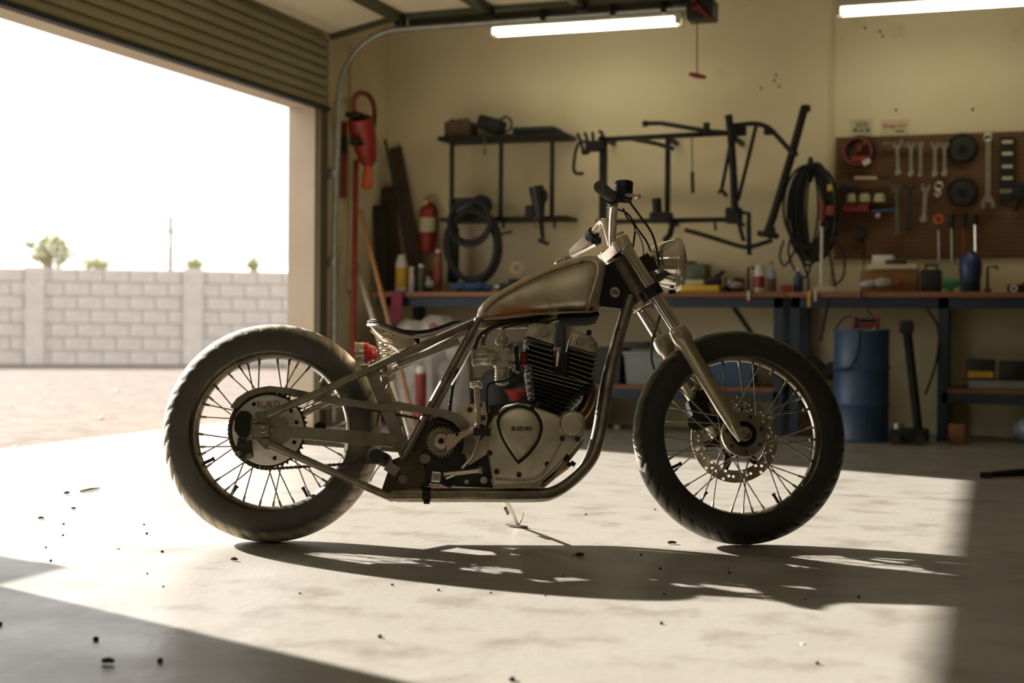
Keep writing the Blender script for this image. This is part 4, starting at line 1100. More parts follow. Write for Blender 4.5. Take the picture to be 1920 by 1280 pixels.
# exhaust header
exm = MB().tube(smooth_path([B(1090, 712, -.03), B(1104, 722, -.035), B(1106, 742, -.04), B(1096, 768, -.045), B(1080, 790, -.05), B(1072, 820, -.04)], 6), .0195, 18)
part('exhaust_header', exm, 'exhaust', bike, 'heat-browned exhaust header')
part('exhaust_tail', MB().tube(smooth_path([B(1060, 870, .03), B(1000, 905, .05), B(900, 912, .06), B(800, 905, .08)], 5), .018, 14), 'exhaust', bike)

# ---------------------------------------------------------------- carburettor
YC = -.085
cb = part('carburettor', MB().rbox(B(942, 672, YC), (.05, .06, .062), .012).cyl(B(915, 668, YC), B(975, 672, YC), .024, n=24), 'alu_dirty', bike, 'single dusty alloy carburettor with open bell mouth')
part('bell_mouth', MB().lathe([(.017, -.004), (.0265, -.002), (.0275, .003), (.0245, .008), (.0235, .03), (.026, .034), (.026, .046), (.022, .048)], B(886, 670, YC), (B(915, 668, YC) - B(886, 670, YC)), 32), 'fin_edge', cb)
part('throttle_slide', MB().lathe([(.0125, -.02), (.0125, .012), (.020, .016), (.0215, .022), (.0215, .032), (.018, .038), (.013, .041), (.009, .043), (.009, .055), (.005, .058), (0, .058)], B(941, 655, YC), (.02, 0, 1), 28), 'alu_dirty', cb)
part('slide_tower', MB().cyl(B(941, 668, YC - .02), B(942, 641, YC - .02), .0085, n=16), 'cast_alu', cb)
bowl = [(.0, -.03), (.012, -.03), (.017, -.027)]
for k in range(5): bowl += [(.0215, -.024 + k * .009), (.0225, -.021 + k * .009), (.0195, -.018 + k * .009)]
bowl += [(.024, .024), (.025, .03), (.02, .032)]
part('float_bowl', MB().lathe(bowl, B(941, 703, YC), (0, 0, 1), 32), 'alu_dirty', cb)
for px, py in ((925, 681), (936, 674), (955, 668), (958, 684), (963, 691)):
    p = B(px, py, YC - .03); part('jet_screw', MB().cyl(p, p + V((0, .02, 0)), .0055, n=10).torus(p, (0, 1, 0), .0055, .0015, 12, 5), 'fin_edge', cb)
part('intake_flange', MB().rbox(B(969, 672, YC), (.014, .05, .085), .004, Matrix.Rotation(-.1, 3, 'Y')), 'black_iron', cb)
part('flange_bolt', MB().cyl(B(967, 645, YC - .02), B(967, 645, YC - .04), .007, n=10).torus(B(967, 644, YC - .04), (0, 1, 0), .006, .002, 14, 5), 'steel_tool', cb)
part('intake_rubber', MB().cyl(B(974, 672, YC), B(996, 672, -.05), .022, n=20), 'red_dull', cb)
part('overflow_hose', MB().tube(smooth_path([B(965, 702, -.1), B(950, 713, -.12), B(925, 717, -.13), B(914, 726, -.135), B(913, 760, -.138), B(916, 785, -.14), B(908, 812, -.145), B(900, 824, -.13)], 6), .0036, 8), 'black_rubber', cb)
part('fuel_line', MB().tube(smooth_path([B(890, 655, -.06), B(900, 630, -.05), B(925, 613, -.04), B(970, 604, -.03), B(1002, 602, -.03)], 6), .0055, 10), 'black_rubber', bike)
part('throttle_cable', MB().tube(smooth_path([B(942, 616, YC), B(955, 612, -.07), B(985, 604, -.05), B(1015, 596, -.03)], 6), .003, 8), 'black_rubber', bike)
part('breather_tube', MB().tube(smooth_path([B(905, 648, -.03), B(912, 625, -.03), B(935, 610, -.03), B(975, 600, -.02)], 6), .007, 10), 'grip_rubber', bike)
part('seat_tube_rod', MB().tube([B(884, 657, -.065), B(866, 690, -.075), B(846, 722, -.085)], .004, 8), 'chrome', bike)
part('wiring_loom', MB().tube(smooth_path([B(858, 690, -.06), B(848, 730, -.06), B(842, 780, -.07)], 5), .0055, 8), 'black_rubber', bike)

# ---------------------------------------------------------------- side stand, on the far side
ft = BMI @ (fl(970, 988) + V((0, 0, .006)))
sp_ = B(946, 934, .10)
ss = part('side_stand', MB().tube([sp_, sp_.lerp(ft, .5) + V((.004, 0, 0)), ft + V((0, 0, .004))], [.0075, .0068, .0055], 10), 'chrome_warm', bike, 'slim side stand with a flat foot')
f1 = BMI @ (fl(954, 986) + V((0, 0, .005))); f2 = BMI @ (fl(984, 990) + V((0, 0, .005)))
part('foot', MB().bar(f1, f2, .03, .006, (0, 0, 1)), 'plate_steel', ss)
part('prong', MB().tube(smooth_path([ft + V((.005, 0, .004)), BMI @ (fl(979, 989) + V((0, 0, .03))), BMI @ (fl(981, 989) + V((0, 0, .048)))], 4), .0028, 6), 'chrome_warm', ss)
part('stand_spring', MB().cyl(sp_.lerp(ft, .35) + V((-.012, 0, 0)), sp_.lerp(ft, .55) + V((-.012, 0, 0)), .005, n=8), 'dark_tool', ss)

# ================================================================== along the back wall
def wq(px, py, d=.03): return Yp(px, py, YW - d)
def wtube(mb, pts, rpx, d=.05, n=8, sm=0):
    P = [wq(x, y, d) for x, y in pts]
    if sm: P = smooth_path(P, sm)
    s = (P[0] - CAM).length / F_PX
    return mb.tube(P, rpx * s, n)
def wbox(mb, x0, y0, x1, y1, d0=.005, d1=.06, bev=.004):
    a = wq(x0, y0, d1); b = wq(x1, y1, d1)
    return mb.rbox(((a.x + b.x) / 2, YW - (d0 + d1) / 2, (a.z + b.z) / 2), (abs(b.x - a.x), d1 - d0, abs(a.z - b.z)), bev)
def wpoly(mb, pts, d0, d1):
    P = [wq(x, y, d1) for x, y in pts]; return mb.prism(P, (0, d1 - d0, 0))
def wthing(name, px, py, label, cat, group=None, d=.05):
    p = wq(px, py, d); return thing(name, p, label, cat, group)

# ---------------------------------------------------------------- benches
BT = .87; BF = 8.62
def bench(name, xl, xr, legs, label, shelf, brace=None):
    t = thing(name, ((xl + xr) / 2, (BF + YW) / 2, 0), label, 'workbench')
    part('top', MB().rbox(((xl + xr) / 2, (BF + YW - .01) / 2, BT - .016), (xr - xl, YW - .01 - BF, .032), .004), 'bench_wood', t)
    part('apron', MB().boxp((xl + .02, BF + .03, BT - .095), (xr - .02, BF + .06, BT - .033)), 'bench_blue', t)
    for x in legs:
        for y in (BF + .03, YW - .09):
            part('leg', MB().boxp((x - .028, y, 0), (x + .028, y + .055, BT - .033)), 'bench_blue', t)
    if shelf:
        x0, x1, z = shelf
        part('shelf', MB().boxp((x0, BF + .04, z), (x1, YW - .03, z + .025)), 'bench_wood', t)
        part('shelf_rail', MB().boxp((x0, BF + .03, z - .06), (x1, BF + .04, z)), 'bench_blue', t)
    if brace:
        part('brace', MB().bar(brace[0], brace[1], .03, .012, (0, 1, 0)), 'black_iron', t)
    return t
xs1 = Yp(1458, 600, BF).x; xs2 = Yp(1768, 600, BF).x; xl = XI + .16
za = Yp(1141, 728, BF + .03).z
bench('workbench', xl, xs1 + .05, (xl + .12, Yp(1006, 600, BF).x, xs1), 'left wooden workbench on blue steel legs running behind the motorcycle', (xl + .1, xs1, za), (Yp(1365, 560, BF + .3), Yp(1420, 640, BF + .3)))
bench('workbench', xs1 + .055, 2.6, (xs1 + .1, xs2, 1.2, 2.5), 'right wooden workbench on blue steel legs under the pegboard', (xs2, 2.5, Yp(1850, 738, BF + .03).z))

def bq(px, py, y=8.85): return Yp(px, py, y)
def bx2(px0, px1, py, y=8.85):
    a = bq(px0, py, y); b = bq(px1, py, y); return a.x, b.x, a.z
def bbox(name, px0, px1, py, m, label, cat, y=8.85, dep=.14, z0=None, bev=.006, group=None):
    x0, x1, zt = bx2(px0, px1, py, y); z0 = BT if z0 is None else z0
    return one(name, MB().rbox(((x0 + x1) / 2, y, (z0 + zt) / 2), (x1 - x0, dep, max(zt - z0, .008)), bev), m, label, cat, group)
def bottle(name, pxc, wpx, py, label, cat, body_m, cap_m, y=8.85, band=None, neck=.35, shoulder=.72, z0=None):
    c0 = bq(pxc, py, y); r = wpx / 2 * (c0 - CAM).length / F_PX; z0 = BT if z0 is None else z0; h = c0.z - z0
    t = thing(name, (c0.x, y, z0), label, cat)
    part('body', MB().lathe([(0, 0), (r * .9, 0), (r, .01), (r, h * shoulder), (r * neck * 1.15, h * (shoulder + .14)), (r * neck, h * .9), (0, h * .9)], (c0.x, y, z0), (0, 0, 1), 20), body_m, t)
    part('cap', MB().lathe([(r * neck * 1.25, h * .87), (r * neck * 1.3, h * .97), (r * neck, h), (0, h)], (c0.x, y, z0), (0, 0, 1), 16), cap_m, t)
    if band: part('label', MB().lathe([(r * 1.015, h * band[0]), (r * 1.015, h * band[1])], (c0.x, y, z0), (0, 0, 1), 20), band[2], t)
    return t
# left bench, door end
bottle('spray_can', 753, 22, 478, 'tall yellow and white can at the left end of the bench', 'can', 'white_paint', 'white_paint', band=(.15, .66, 'yellow'), neck=.55, shoulder=.78)
bottle('glue_bottle', 772, 12, 500, 'slim white bottle beside the yellow can', 'bottle', 'white_paint', 'white_paint', neck=.7, shoulder=.6)
bottle('oil_bottle', 790, 14, 495, 'small grey bottle with white cap between white bottle and red tube', 'bottle', 'green_tool', 'white_paint', neck=.6)
bottle('sealant_tube', 822, 15, 468, 'red sealant tube with green and white cap standing on the bench', 'tube', 'red_dull', 'white_paint', neck=.6, band=(.74, .8, 'green_paint'), shoulder=.82)
bbox('red_box', 797, 808, 508, 'red_dull', 'narrow red carton behind the grey bottle', 'box', 8.95, .05)
one('crumpled_rag', MB().ball(bq(806, 532, 8.75), (.035, .03, .03), 10).ball(bq(804, 524), (.02, .025, .025), 10), 'plastic_bag', 'crumpled pale rag at the foot of the red tube', 'rag')
rg = MB()
for i, (px, py, r) in enumerate([(862, 536, .045), (880, 533, .048), (898, 534, .048), (912, 537, .04)]):
    q = bq(px, py); rg.ball((q.x, 8.82 + .02 * (i % 2), BT + r * .75 + .002), (r * 1.3, r, r * .75), 10)
one('shop_rag', rg, 'blue_rag', 'heap of blue shop rags on the bench under the hose', 'rag')
q = bq(970, 503); tp = thing('tape_roll', (q.x, 8.85, BT), 'roll of tan tape standing on a dark vise jaw left of the tank', 'tape')
part('roll', MB().lathe([(.018, -.025), (.044, -.025), (.044, .025), (.018, .025)], (q.x, 8.85, q.z), (-.25, 1, 0), 28, close=True), 'wood_pale', tp)
part('core', MB().lathe([(.016, -.026), (.02, -.026), (.02, .026), (.016, .026)], (q.x, 8.85, q.z), (-.25, 1, 0), 24, close=True), 'cardboard', tp)
vi = thing('bench_vise', (bq(950, 540).x, 8.85, BT), 'dark low bench vise under the tape roll', 'vise')
x0, x1, zt = bx2(940, 985, 521)
part('base', MB().rbox(((x0 + x1) / 2, 8.85, BT + .03), (x1 - x0, .12, .06), .01), 'black_iron', vi)
part('jaw', MB().rbox(((x0 + x1) / 2 + .02, 8.85, BT + .065), (.07, .12, .05), .006), 'black_iron', vi)
part('screw', MB().cyl((x0 - .04, 8.85, BT + .04), (x0, 8.85, BT + .04), .012, n=12), 'chrome', vi)
# middle, behind the headlight
bbox('toolbox', 1283, 1328, 496, 'green_tool', 'dark olive tool box right of the headlight', 'box', 8.95, .2)
bbox('black_case', 1284, 1304, 490, 'black_plastic', 'small black case behind the olive tool box', 'box', 9.1, .1)
bbox('parts_tray', 1272, 1350, 535, 'yellow', 'flat yellow tray at the front edge of the bench', 'tray', 8.70, .1)
bbox('white_carton', 1287, 1321, 525, 'paper', 'white carton lying on the yellow tray', 'box', 8.76, .08, z0=bq(1300, 536, 8.76).z)
dr = thing('angle_grinder', (bq(1340, 540).x, 8.85, BT), 'black angle grinder lying right of the white carton', 'power tool')
x0, x1, zt = bx2(1327, 1352, 512)
part('body', MB().rbox(((x0 + x1) / 2, 8.85, BT + .05), (x1 - x0, .09, .1), .02), 'black_plastic', dr)
part('handle', MB().cyl(((x0 + x1) / 2, 8.85, BT + .09), (x1 + .02, 8.85, BT + .135), .014, n=12), 'black_rubber', dr)
bbox('dark_case', 1362, 1394, 521, 'black_plastic', 'flat dark case behind the white rag', 'box', 8.98, .12)
one('white_rag', MB().ball(bq(1380, 536), (.05, .05, .03), 10).ball(bq(1370, 530), (.03, .04, .03), 10), 'plastic_bag', 'white rag on the bench left of the clamp', 'rag')
one('blue_cup', MB().cyl((bq(1360, 540).x, 8.78, BT), (bq(1360, 540).x, 8.78, BT + .035), .02, n=16), 'blue_paint', 'small blue cup next to the white rag', 'cup')
cl = thing('c_clamp', (bq(1408, 540).x, 8.85, BT), 'black upright clamp left of the red and white can', 'clamp')
a = bq(1403, 502); b = bq(1414, 502)
part('frame', MB().tube([V((b.x, 8.85, BT + .01)), V((a.x, 8.85, BT + .01)), V((a.x, 8.85, a.z)), V((b.x, 8.85, a.z))], .008, 8), 'black_iron', cl)
part('screw', MB().cyl((b.x, 8.85, a.z + .01), (b.x, 8.85, BT + .06), .005, n=8), 'dark_tool', cl)
bottle('aerosol_can', 1424, 20, 497, 'white aerosol can with a red label on the bench', 'can', 'white_paint', 'white_paint', band=(.18, .6, 'red_paint'), neck=.6, shoulder=.8)
bottle('sauce_bottle', 1447, 17, 489, 'clear bottle with dark reddish contents beside the aerosol can', 'bottle', 'clear_plastic', 'wood_orange', band=(.05, .45, 'brown_lump'), neck=.3, shoulder=.62)
bbox('red_pliers', 1465, 1485, 533, 'red_dull', 'short red handled tool lying left of the blue spray bottle', 'tool', 8.8, .03)
bottle('spray_bottle', 1497, 18, 503, 'blue spray bottle with a white head under the cable coil', 'bottle', 'blue_paint', 'white_paint', neck=.4, shoulder=.6)
st = thing('light_stand', (bq(1541, 540).x, 8.80, BT), 'thin white rod standing on a pale base before the cable coil', 'rod')
a = bq(1541, 425, 8.8)
part('rod', MB().cyl((a.x, 8.8, BT + .03), (a.x, 8.8, a.z), .009, n=12), 'white_paint', st)
x0, x1, zt = bx2(1526, 1568, 533, 8.8); part('base', MB().rbox(((x0 + x1) / 2, 8.8, BT + .018), (x1 - x0, .06, .036), .006), 'paper', st)
part('tip', MB().cyl((a.x - .01, 8.605, BT - .055), (a.x - .01, 8.605, BT + .005), .007, n=10), 'white_paint', st)
mk = bq(1404, 556, 8.605); mkt = thing('marker_pen', (mk.x, 8.605, mk.z - .04), 'white marker with a red tip hanging over the bench edge', 'pen')
part('barrel', MB().cyl((mk.x, 8.605, mk.z - .02), (mk.x, 8.605, mk.z + .035), .008, n=12), 'white_paint', mkt)
part('tip', MB().cyl((mk.x, 8.605, mk.z - .04), (mk.x, 8.605, mk.z - .02), .006, .008, n=12), 'red_paint', mkt)
a = bq(1517, 545, 8.61); b = bq(1517, 575, 8.61)
one('yellow_tape_strip', MB().boxp((a.x - .008, 8.606, b.z), (a.x + .008, 8.61, a.z)), 'yellow', 'yellow tape strip hanging from the bench edge near the white rod', 'tape')
# right bench
bbox('cardboard_box', 1616, 1722, 508, 'cardboard', 'open cardboard box under the white boxes on the right bench', 'box', 8.95, .2)
z1 = bq(1670, 517, 8.93).z
bbox('white_box', 1630, 1722, 496, 'paper', 'long white box lying on the cardboard box', 'box', 8.93, .18, z0=bq(1670, 507, 8.95).z + .003)
bbox('small_white_box', 1637, 1676, 479, 'white_paint', 'small white box topmost on the long white box', 'box', 8.93, .12, z0=bq(1670, 497, 8.93).z + .001)
bbox('black_tool_tray', 1660, 1700, 488, 'black_plastic', 'flat black tool lying on the long white box', 'tool', 8.86, .05, z0=bq(1670, 496, 8.93).z + .002)
one('cleaning_rag', MB().ball(bq(1630, 533, 8.75), (.06, .05, .03), 10).ball(bq(1655, 531, 8.75), (.06, .05, .035), 10), 'plastic_bag', 'white bunched rag in front of the cardboard box', 'rag')
one('red_ball', MB().ball(bq(1684, 530, 8.75), (.022, .022, .02), 12), 'red_paint', 'small red ball in front of the cardboard box', 'ball')
bc = thing('battery_charger', (bq(1742, 540).x, 8.9, BT), 'black box shaped charger beside the cardboard box', 'charger')
x0, x1, zt = bx2(1726, 1766, 497, 8.9)
part('body', MB().rbox(((x0 + x1) / 2, 8.9, (BT + zt - .03) / 2), (x1 - x0, .18, zt - .03 - BT), .012), 'black_plastic', bc)
part('handle', MB().tube([V((x0 + .03, 8.9, zt - .04)), V((x0 + .03, 8.9, zt)), V((x1 - .03, 8.9, zt)), V((x1 - .03, 8.9, zt - .04))], .008, 8), 'black_rubber', bc)
gt = thing('green_drill', (bq(1786, 540).x, 8.8, BT), 'bright green cordless tool left of the blue bottle', 'power tool')
a = bq(1768, 520, 8.72); b = bq(1796, 520, 8.72)
part('motor', MB().cyl((a.x, 8.72, BT + .055), (b.x, 8.72, BT + .055), .035, .028, n=18), 'green_paint', gt)
part('grip', MB().rbox((a.x + .04, 8.72, BT + .025), (.04, .04, .05), .01), 'green_paint', gt)
part('chuck', MB().cyl((b.x, 8.72, BT + .055), (b.x + .025, 8.72, BT + .055), .018, .01, n=14), 'green_paint', gt)
bb_ = thing('fluid_jug', (bq(1820, 540).x, 8.85, BT), 'tall dark blue fluid bottle on the right bench', 'bottle')
c0 = bq(1820, 474); r = 20 * (c0 - CAM).length / F_PX; h = c0.z - BT
part('body', MB().lathe([(0, 0), (r * .82, 0), (r * .86, .01), (r * .86, h * .3), (r * .98, h * .5), (r, h * .72), (r * .8, h * .88), (r * .45, h * .97), (r * .4, h), (0, h)], (c0.x, 8.85, BT), (0, 0, 1), 22), 'blue_paint', bb_)
part('cap', MB().cyl((c0.x, 8.85, BT + h - .012), (c0.x, 8.85, BT + h + .01), r * .38, n=16), 'black_plastic', bb_)
part('label', MB().lathe([(r * .88, h * .08), (r * .88, h * .28)], (c0.x, 8.85, BT), (0, 0, 1), 22), 'bench_blue', bb_)
cv = thing('cable_hook', (bq(1858, 540).x, 8.85, BT), 'thin bent black pipe standing on a red foot at the right', 'pipe')
a = bq(1852, 500); b = bq(1870, 502)
part('pipe', MB().tube([V((a.x, 8.85, BT + .02)), V((a.x, 8.85, a.z)), V((b.x, 8.85, a.z)), V((b.x, 8.85, a.z - .02))], .008, 8), 'black_iron', cv)
part('foot', MB().cyl((a.x, 8.85, BT), (a.x, 8.85, BT + .025), .022, n=14), 'red_dull', cv)
pk = thing('tool_pouch', (bq(1905, 540).x, 8.85, BT), 'black tool with red handle at the far right of the bench', 'tool')
x0, x1, zt = bx2(1888, 1935, 524, 8.85)
part('body', MB().rbox(((x0 + x1) / 2, 8.85, BT + .025), (x1 - x0, .1, .05), .015), 'black_plastic', pk)
part('handle', MB().cyl((x0 + .08, 8.79, BT + .05), (x1 + .05, 8.8, BT + .055), .012, n=10), 'red_paint', pk)
wn = bq(1901, 541, 8.72); one('lock_nut', MB().torus((wn.x, 8.72, BT + .022), (0, 1, 0), .016, .006, 20, 8), 'white_paint', 'white ring nut on the bench edge before the red handled tool', 'nut')

# ---------------------------------------------------------------- below the benches
def ub(px, py, y): return Yp(px, py, y)
# blue drum
q0 = ub(1562, 700, 8.72); q1 = ub(1668, 700, 8.72); R = (q1.x - q0.x) / 2 * 1.0; cx = (q0.x + q1.x) / 2; cyd = 8.72; zt = ub(1610, 612, 8.72).z
CYD = 8.50
q0 = ub(1562, 700, CYD); q1 = ub(1668, 700, CYD); R = (q1.x - q0.x) / 2; cx = (q0.x + q1.x) / 2; zt = ub(1610, 617, CYD - R * .6).z
dm = thing('steel_drum', (cx, CYD, 0), 'blue steel drum standing in front of the right bench', 'drum')
hh = zt
prof = [(0, 0), (R * .98, 0), (R * 1.02, .008), (R * .98, .02)]
for k in (.33, .66): prof += [(R * .98, hh * k - .02), (R * 1.03, hh * k), (R * .98, hh * k + .02)]
prof += [(R * .98, hh - .02), (R * 1.02, hh - .008), (R * .98, hh), (R * .9, hh - .012), (0, hh - .012)]
part('body', MB().lathe(prof, (cx, CYD, 0), (0, 0, 1), 40), 'blue_drum', dm)
part('bung', MB().cyl((cx + R * .5, CYD, hh - .012), (cx + R * .5, CYD, hh + .01), .02, n=14), 'yellow_fluid', dm)
pf = thing('pump_handle', (cx, CYD, hh + .002), 'red and black clamp bracket lying on top of the drum', 'clamp')
a = ub(1603, 600, CYD); b = ub(1645, 600, CYD)
for xx in (a.x, b.x): part('jaw', MB().rbox((xx, CYD, hh + .04), (.022, .06, .075), .005), 'red_paint', pf)
part('bar', MB().rbox(((a.x + b.x) / 2, CYD, hh + .02), (b.x - a.x, .03, .03), .004), 'red_paint', pf)
part('grip', MB().cyl((a.x, CYD - .02, hh + .05), (b.x, CYD - .02, hh + .05), .012, n=10), 'black_iron', pf)
hs = MB().tube(smooth_path([ub(1565, 620, CYD), ub(1580, 598, CYD + .05), ub(1600, 594, CYD), ub(1612, 612, CYD - R * .9), ub(1608, 660, CYD - R * 1.06), ub(1592, 690, CYD - R * 1.08), ub(1566, 694, CYD - R * 1.0)], 6), .006, 8)
one('drum_hose', hs, 'black_rubber', 'thin black hose looped down the front of the drum', 'hose')
# floor jack / vacuum wand beside the drum
fj = thing('floor_jack', (ub(1715, 800, 8.45).x, 8.45, 0), 'black trolley jack with an upright handle beside the drum', 'jack')
a = ub(1700, 610, 8.5); b = ub(1722, 800, 8.45)
part('handle', MB().tube([V((a.x, 8.5, a.z)), V((b.x, 8.45, .08))], .025, 12), 'black_iron', fj)
part('grip', MB().rbox((a.x, 8.5, a.z - .01), (.08, .06, .08), .02), 'black_rubber', fj)
x0 = ub(1668, 800, 8.4).x; x1 = ub(1742, 800, 8.4).x
part('chassis', MB().rbox(((x0 + x1) / 2, 8.4, .05), (x1 - x0, .2, .07), .015), 'black_iron', fj)
for xx in (x0 + .04, x1 - .04): part('caster', MB().cyl((xx, 8.28, .03), (xx, 8.31, .03), .03, n=16), 'dark_tool', fj)
part('saddle', MB().cyl((x0 + .05, 8.38, .085), (x0 + .05, 8.38, .115), .03, n=16), 'galvanised', fj)
one('hanging_hose', MB().tube(smooth_path([ub(1722, 552, 8.7), ub(1740, 580, 8.7), ub(1760, 620, 8.7), ub(1755, 680, 8.6), ub(1735, 740, 8.55)], 6), .007, 8), 'black_rubber', 'black hose drooping from the bench past the jack handle', 'hose')
one('extension_cord', MB().tube(smooth_path([ub(1614, 545, 8.6), ub(1620, 570, 8.6), ub(1640, 597, 8.5)], 6), .006, 8), 'black_rubber', 'black cord running from the bench down to the drum', 'cord')
one('leaning_pipe', MB().tube([ub(1553, 562, 8.58), ub(1538, 640, 8.58)], .009, 8), 'black_iron', 'thin dark pipe leaning under the bench left of the drum', 'pipe')
a = ub(1500, 640, 8.9); b = ub(1560, 700, 8.9)
bxs = thing('parts_crate', ((a.x + b.x) / 2, 8.95, 0), 'brown crate of metal parts left of the drum', 'crate')
part('crate', MB().rbox(((a.x + b.x) / 2, 8.95, .17), (b.x - a.x + .06, .3, .34), .01), 'cardboard', bxs)
for i in range(5):
    part('spare_part', MB().rbox((a.x + .05 * i, 8.92, .37 + .03 * (i % 3)), (.09, .12, .07), .015, Matrix.Rotation(.4 * i, 3, 'Y')), 'dark_tool', bxs)
# shelf of the right bench
SZ = Yp(1850, 738, BF + .03).z + .026
def sbox(name, px0, px1, py0, py1, m, label, cat, y=8.85, dep=.2, floor=False):
    a = ub(px0, py0, y); b = ub(px1, py1, y); z0 = 0 if floor else SZ
    return one(name, MB().rbox(((a.x + b.x) / 2, y, (z0 + a.z) / 2), (b.x - a.x, dep, a.z - z0), .008), m, label, cat)
sbox('grey_case', 1816, 1935, 711, 737, 'grey_bin', 'long grey case on the lower shelf at the right', 'case', 8.82, .25)
zt = ub(1850, 711, 8.82).z
dc = thing('drill_case', (ub(1838, 700, 8.82).x, 8.82, zt), 'black case with a yellow band on top of the grey case', 'case')
a = ub(1812, 673, 8.82); b = ub(1866, 711, 8.82)
part('shell', MB().rbox(((a.x + b.x) / 2, 8.82, (a.z + zt) / 2), (b.x - a.x, .2, a.z - zt), .01), 'black_plastic', dc)
part('band', MB().boxp((a.x + .01, 8.715, zt + .012), (b.x - .01, 8.721, zt + .05)), 'yellow', dc)
gc = thing('socket_case', (ub(1895, 700, 8.82).x, 8.82, zt), 'black case right of the yellow banded case', 'case')
a = ub(1872, 676, 8.82); b = ub(1925, 711, 8.82)
part('shell', MB().rbox(((a.x + b.x) / 2, 8.82, (a.z + zt) / 2), (b.x - a.x, .2, a.z - zt), .012), 'black_plastic', gc)
part('latch', MB().rbox(((a.x + b.x) / 2, 8.715, zt + .06), (.05, .015, .03), .004), 'dark_tool', gc)
a = ub(1779, 795, 8.5); b = ub(1809, 795, 8.5)
one('orange_block', MB().rbox(((a.x + b.x) / 2, 8.5, a.z / 2), (b.x - a.x, .1, a.z), .005), 'cardboard', 'small orange wooden block on the floor by the bench leg', 'block')
a = ub(1900, 780, 8.75)
one('plastic_sack', MB().ball((a.x + .1, 8.75, a.z * .5), (.11, .1, a.z * .52), 14), 'clear_plastic', 'crumpled clear plastic sack on the floor at the right', 'bag')
# shelf of the left bench: bins
SZL = za + .026
def lbin(name, px0, px1, py, m, label, y=8.85, dep=.26):
    a = ub(px0, py, y); b = ub(px1, py, y); h = a.z - SZL; t = thing(name, ((a.x + b.x) / 2, y, SZL), label, 'bin')
    cx, w = (a.x + b.x) / 2, (b.x - a.x) / 2
    part('tub', MB().loft([[V((cx + sx * w * k, y + sy * dep / 2 * k, SZL + z)) for sx, sy in ((-1, -1), (1, -1), (1, 1), (-1, 1))] for z, k in ((0, .86), (h * .93, .97))]), m, t)
    part('rim', MB().rbox((cx, y, SZL + h * .95), (w * 2.06, dep * 1.04, h * .1), .006), m, t)
    return t
lbin('storage_bin', 1178, 1262, 658, 'grey_bin', 'pale grey plastic bin under the bench behind the down tube')
lbin('storage_bin', 1118, 1174, 650, 'black_plastic', 'black plastic bin under the bench behind the engine')
a = ub(1185, 650, 8.85); one('black_tray', MB().rbox((a.x + .03, 8.8, ub(1190, 647, 8.85).z), (.24, .2, .04), .01).rbox((a.x + .13, 8.8, ub(1190, 644, 8.85).z), (.06, .1, .03), .008), 'black_plastic', 'black tray lying on top of the grey bin', 'tray')
lbin('storage_bin', 1330, 1420, 660, 'blue_drum', 'blue-grey bin under the bench behind the front wheel')
lbin('storage_bin', 1275, 1325, 690, 'cardboard', 'brown cardboard bin under the bench behind the fork')
lbin('storage_bin', 955, 1010, 640, 'black_plastic', 'black bin under the bench behind the carburettor')
# junk by the door under the bench
bag = MB()
for px, py, rx, rz in ((775, 645, .15, .16), (825, 632, .17, .14), (862, 655, .10, .13), (795, 700, .14, .14), (845, 700, .12, .13)):
    q = ub(px, py, 8.42); bag.ball((q.x, 8.42, q.z), (rx, .13, rz), 16)
    bag.cyl((q.x, 8.42, .0), (q.x, 8.42, q.z), .1, rx * .8, n=12)
rr = random.Random(3)
bag.v = [p + V((rr.uniform(-.012, .012), rr.uniform(-.012, .012), rr.uniform(-.012, .012) if p.z > .02 else 0)) for p in bag.v]
sko = one('plastic_sack', bag, 'plastic_bag', 'bulging white plastic sack under the bench behind the seat', 'bag')
lg = ub(810, 612, 8.28); part('print', MB().cyl((lg.x, 8.285, lg.z), (lg.x, 8.30, lg.z), .026, n=14), 'red_dull', sko)
q = ub(790, 690, 8.2); cn = thing('caulk_tube', (q.x, 8.20, 0), 'red tube with a white cap standing below the seat', 'tube')
q = ub(789, 700, 8.20)
part('body', MB().cyl((q.x, 8.20, 0), (q.x, 8.20, q.z), .036, n=20), 'red_dull', cn)
part('cap', MB().lathe([(.03, 0), (.032, .03), (.02, .045), (0, .046)], (q.x, 8.20, q.z), (0, 0, 1), 18), 'white_paint', cn)
jk = MB()
for px, py, r in ((918, 735, .09), (940, 720, .12), (972, 742, .1)):
    q = ub(px, py, 8.42); jk.ball((q.x, 8.42, q.z), (r * 1.2, r, r * .9), 14); jk.cyl((q.x, 8.42, 0), (q.x, 8.42, q.z), r * 1.15, n=12)
one('dark_tarp', jk, 'black_rubber', 'dark bunched tarp on the floor under the bench', 'tarp')
q = ub(968, 748, 8.2); one('red_funnel', MB().lathe([(.01, -.06), (.014, -.02), (.07, .05), (.074, .055)], (q.x, 8.2, q.z), (0, 0, 1), 20).cyl((q.x, 8.2, 0), (q.x, 8.2, q.z - .04), .04, n=14), 'red_paint', 'red funnel half hidden behind the engine', 'funnel')
pr = MB()
for i in range(5):
    a = ub(738 + i * 3.4, 535 + (i % 2) * 12, 8.605 - i * .004); b = ub(735 + i * 4, 596 + (i * 7) % 16, 8.60 - i * .004); pr.tube(smooth_path([V((a.x, 8.60, BT + .003)), V((a.x, 8.595, BT - .06)), b], 4), .012, 6)
one('pink_rag', pr, 'pink_rag', 'dark pink rag hanging over the left bench edge', 'rag')

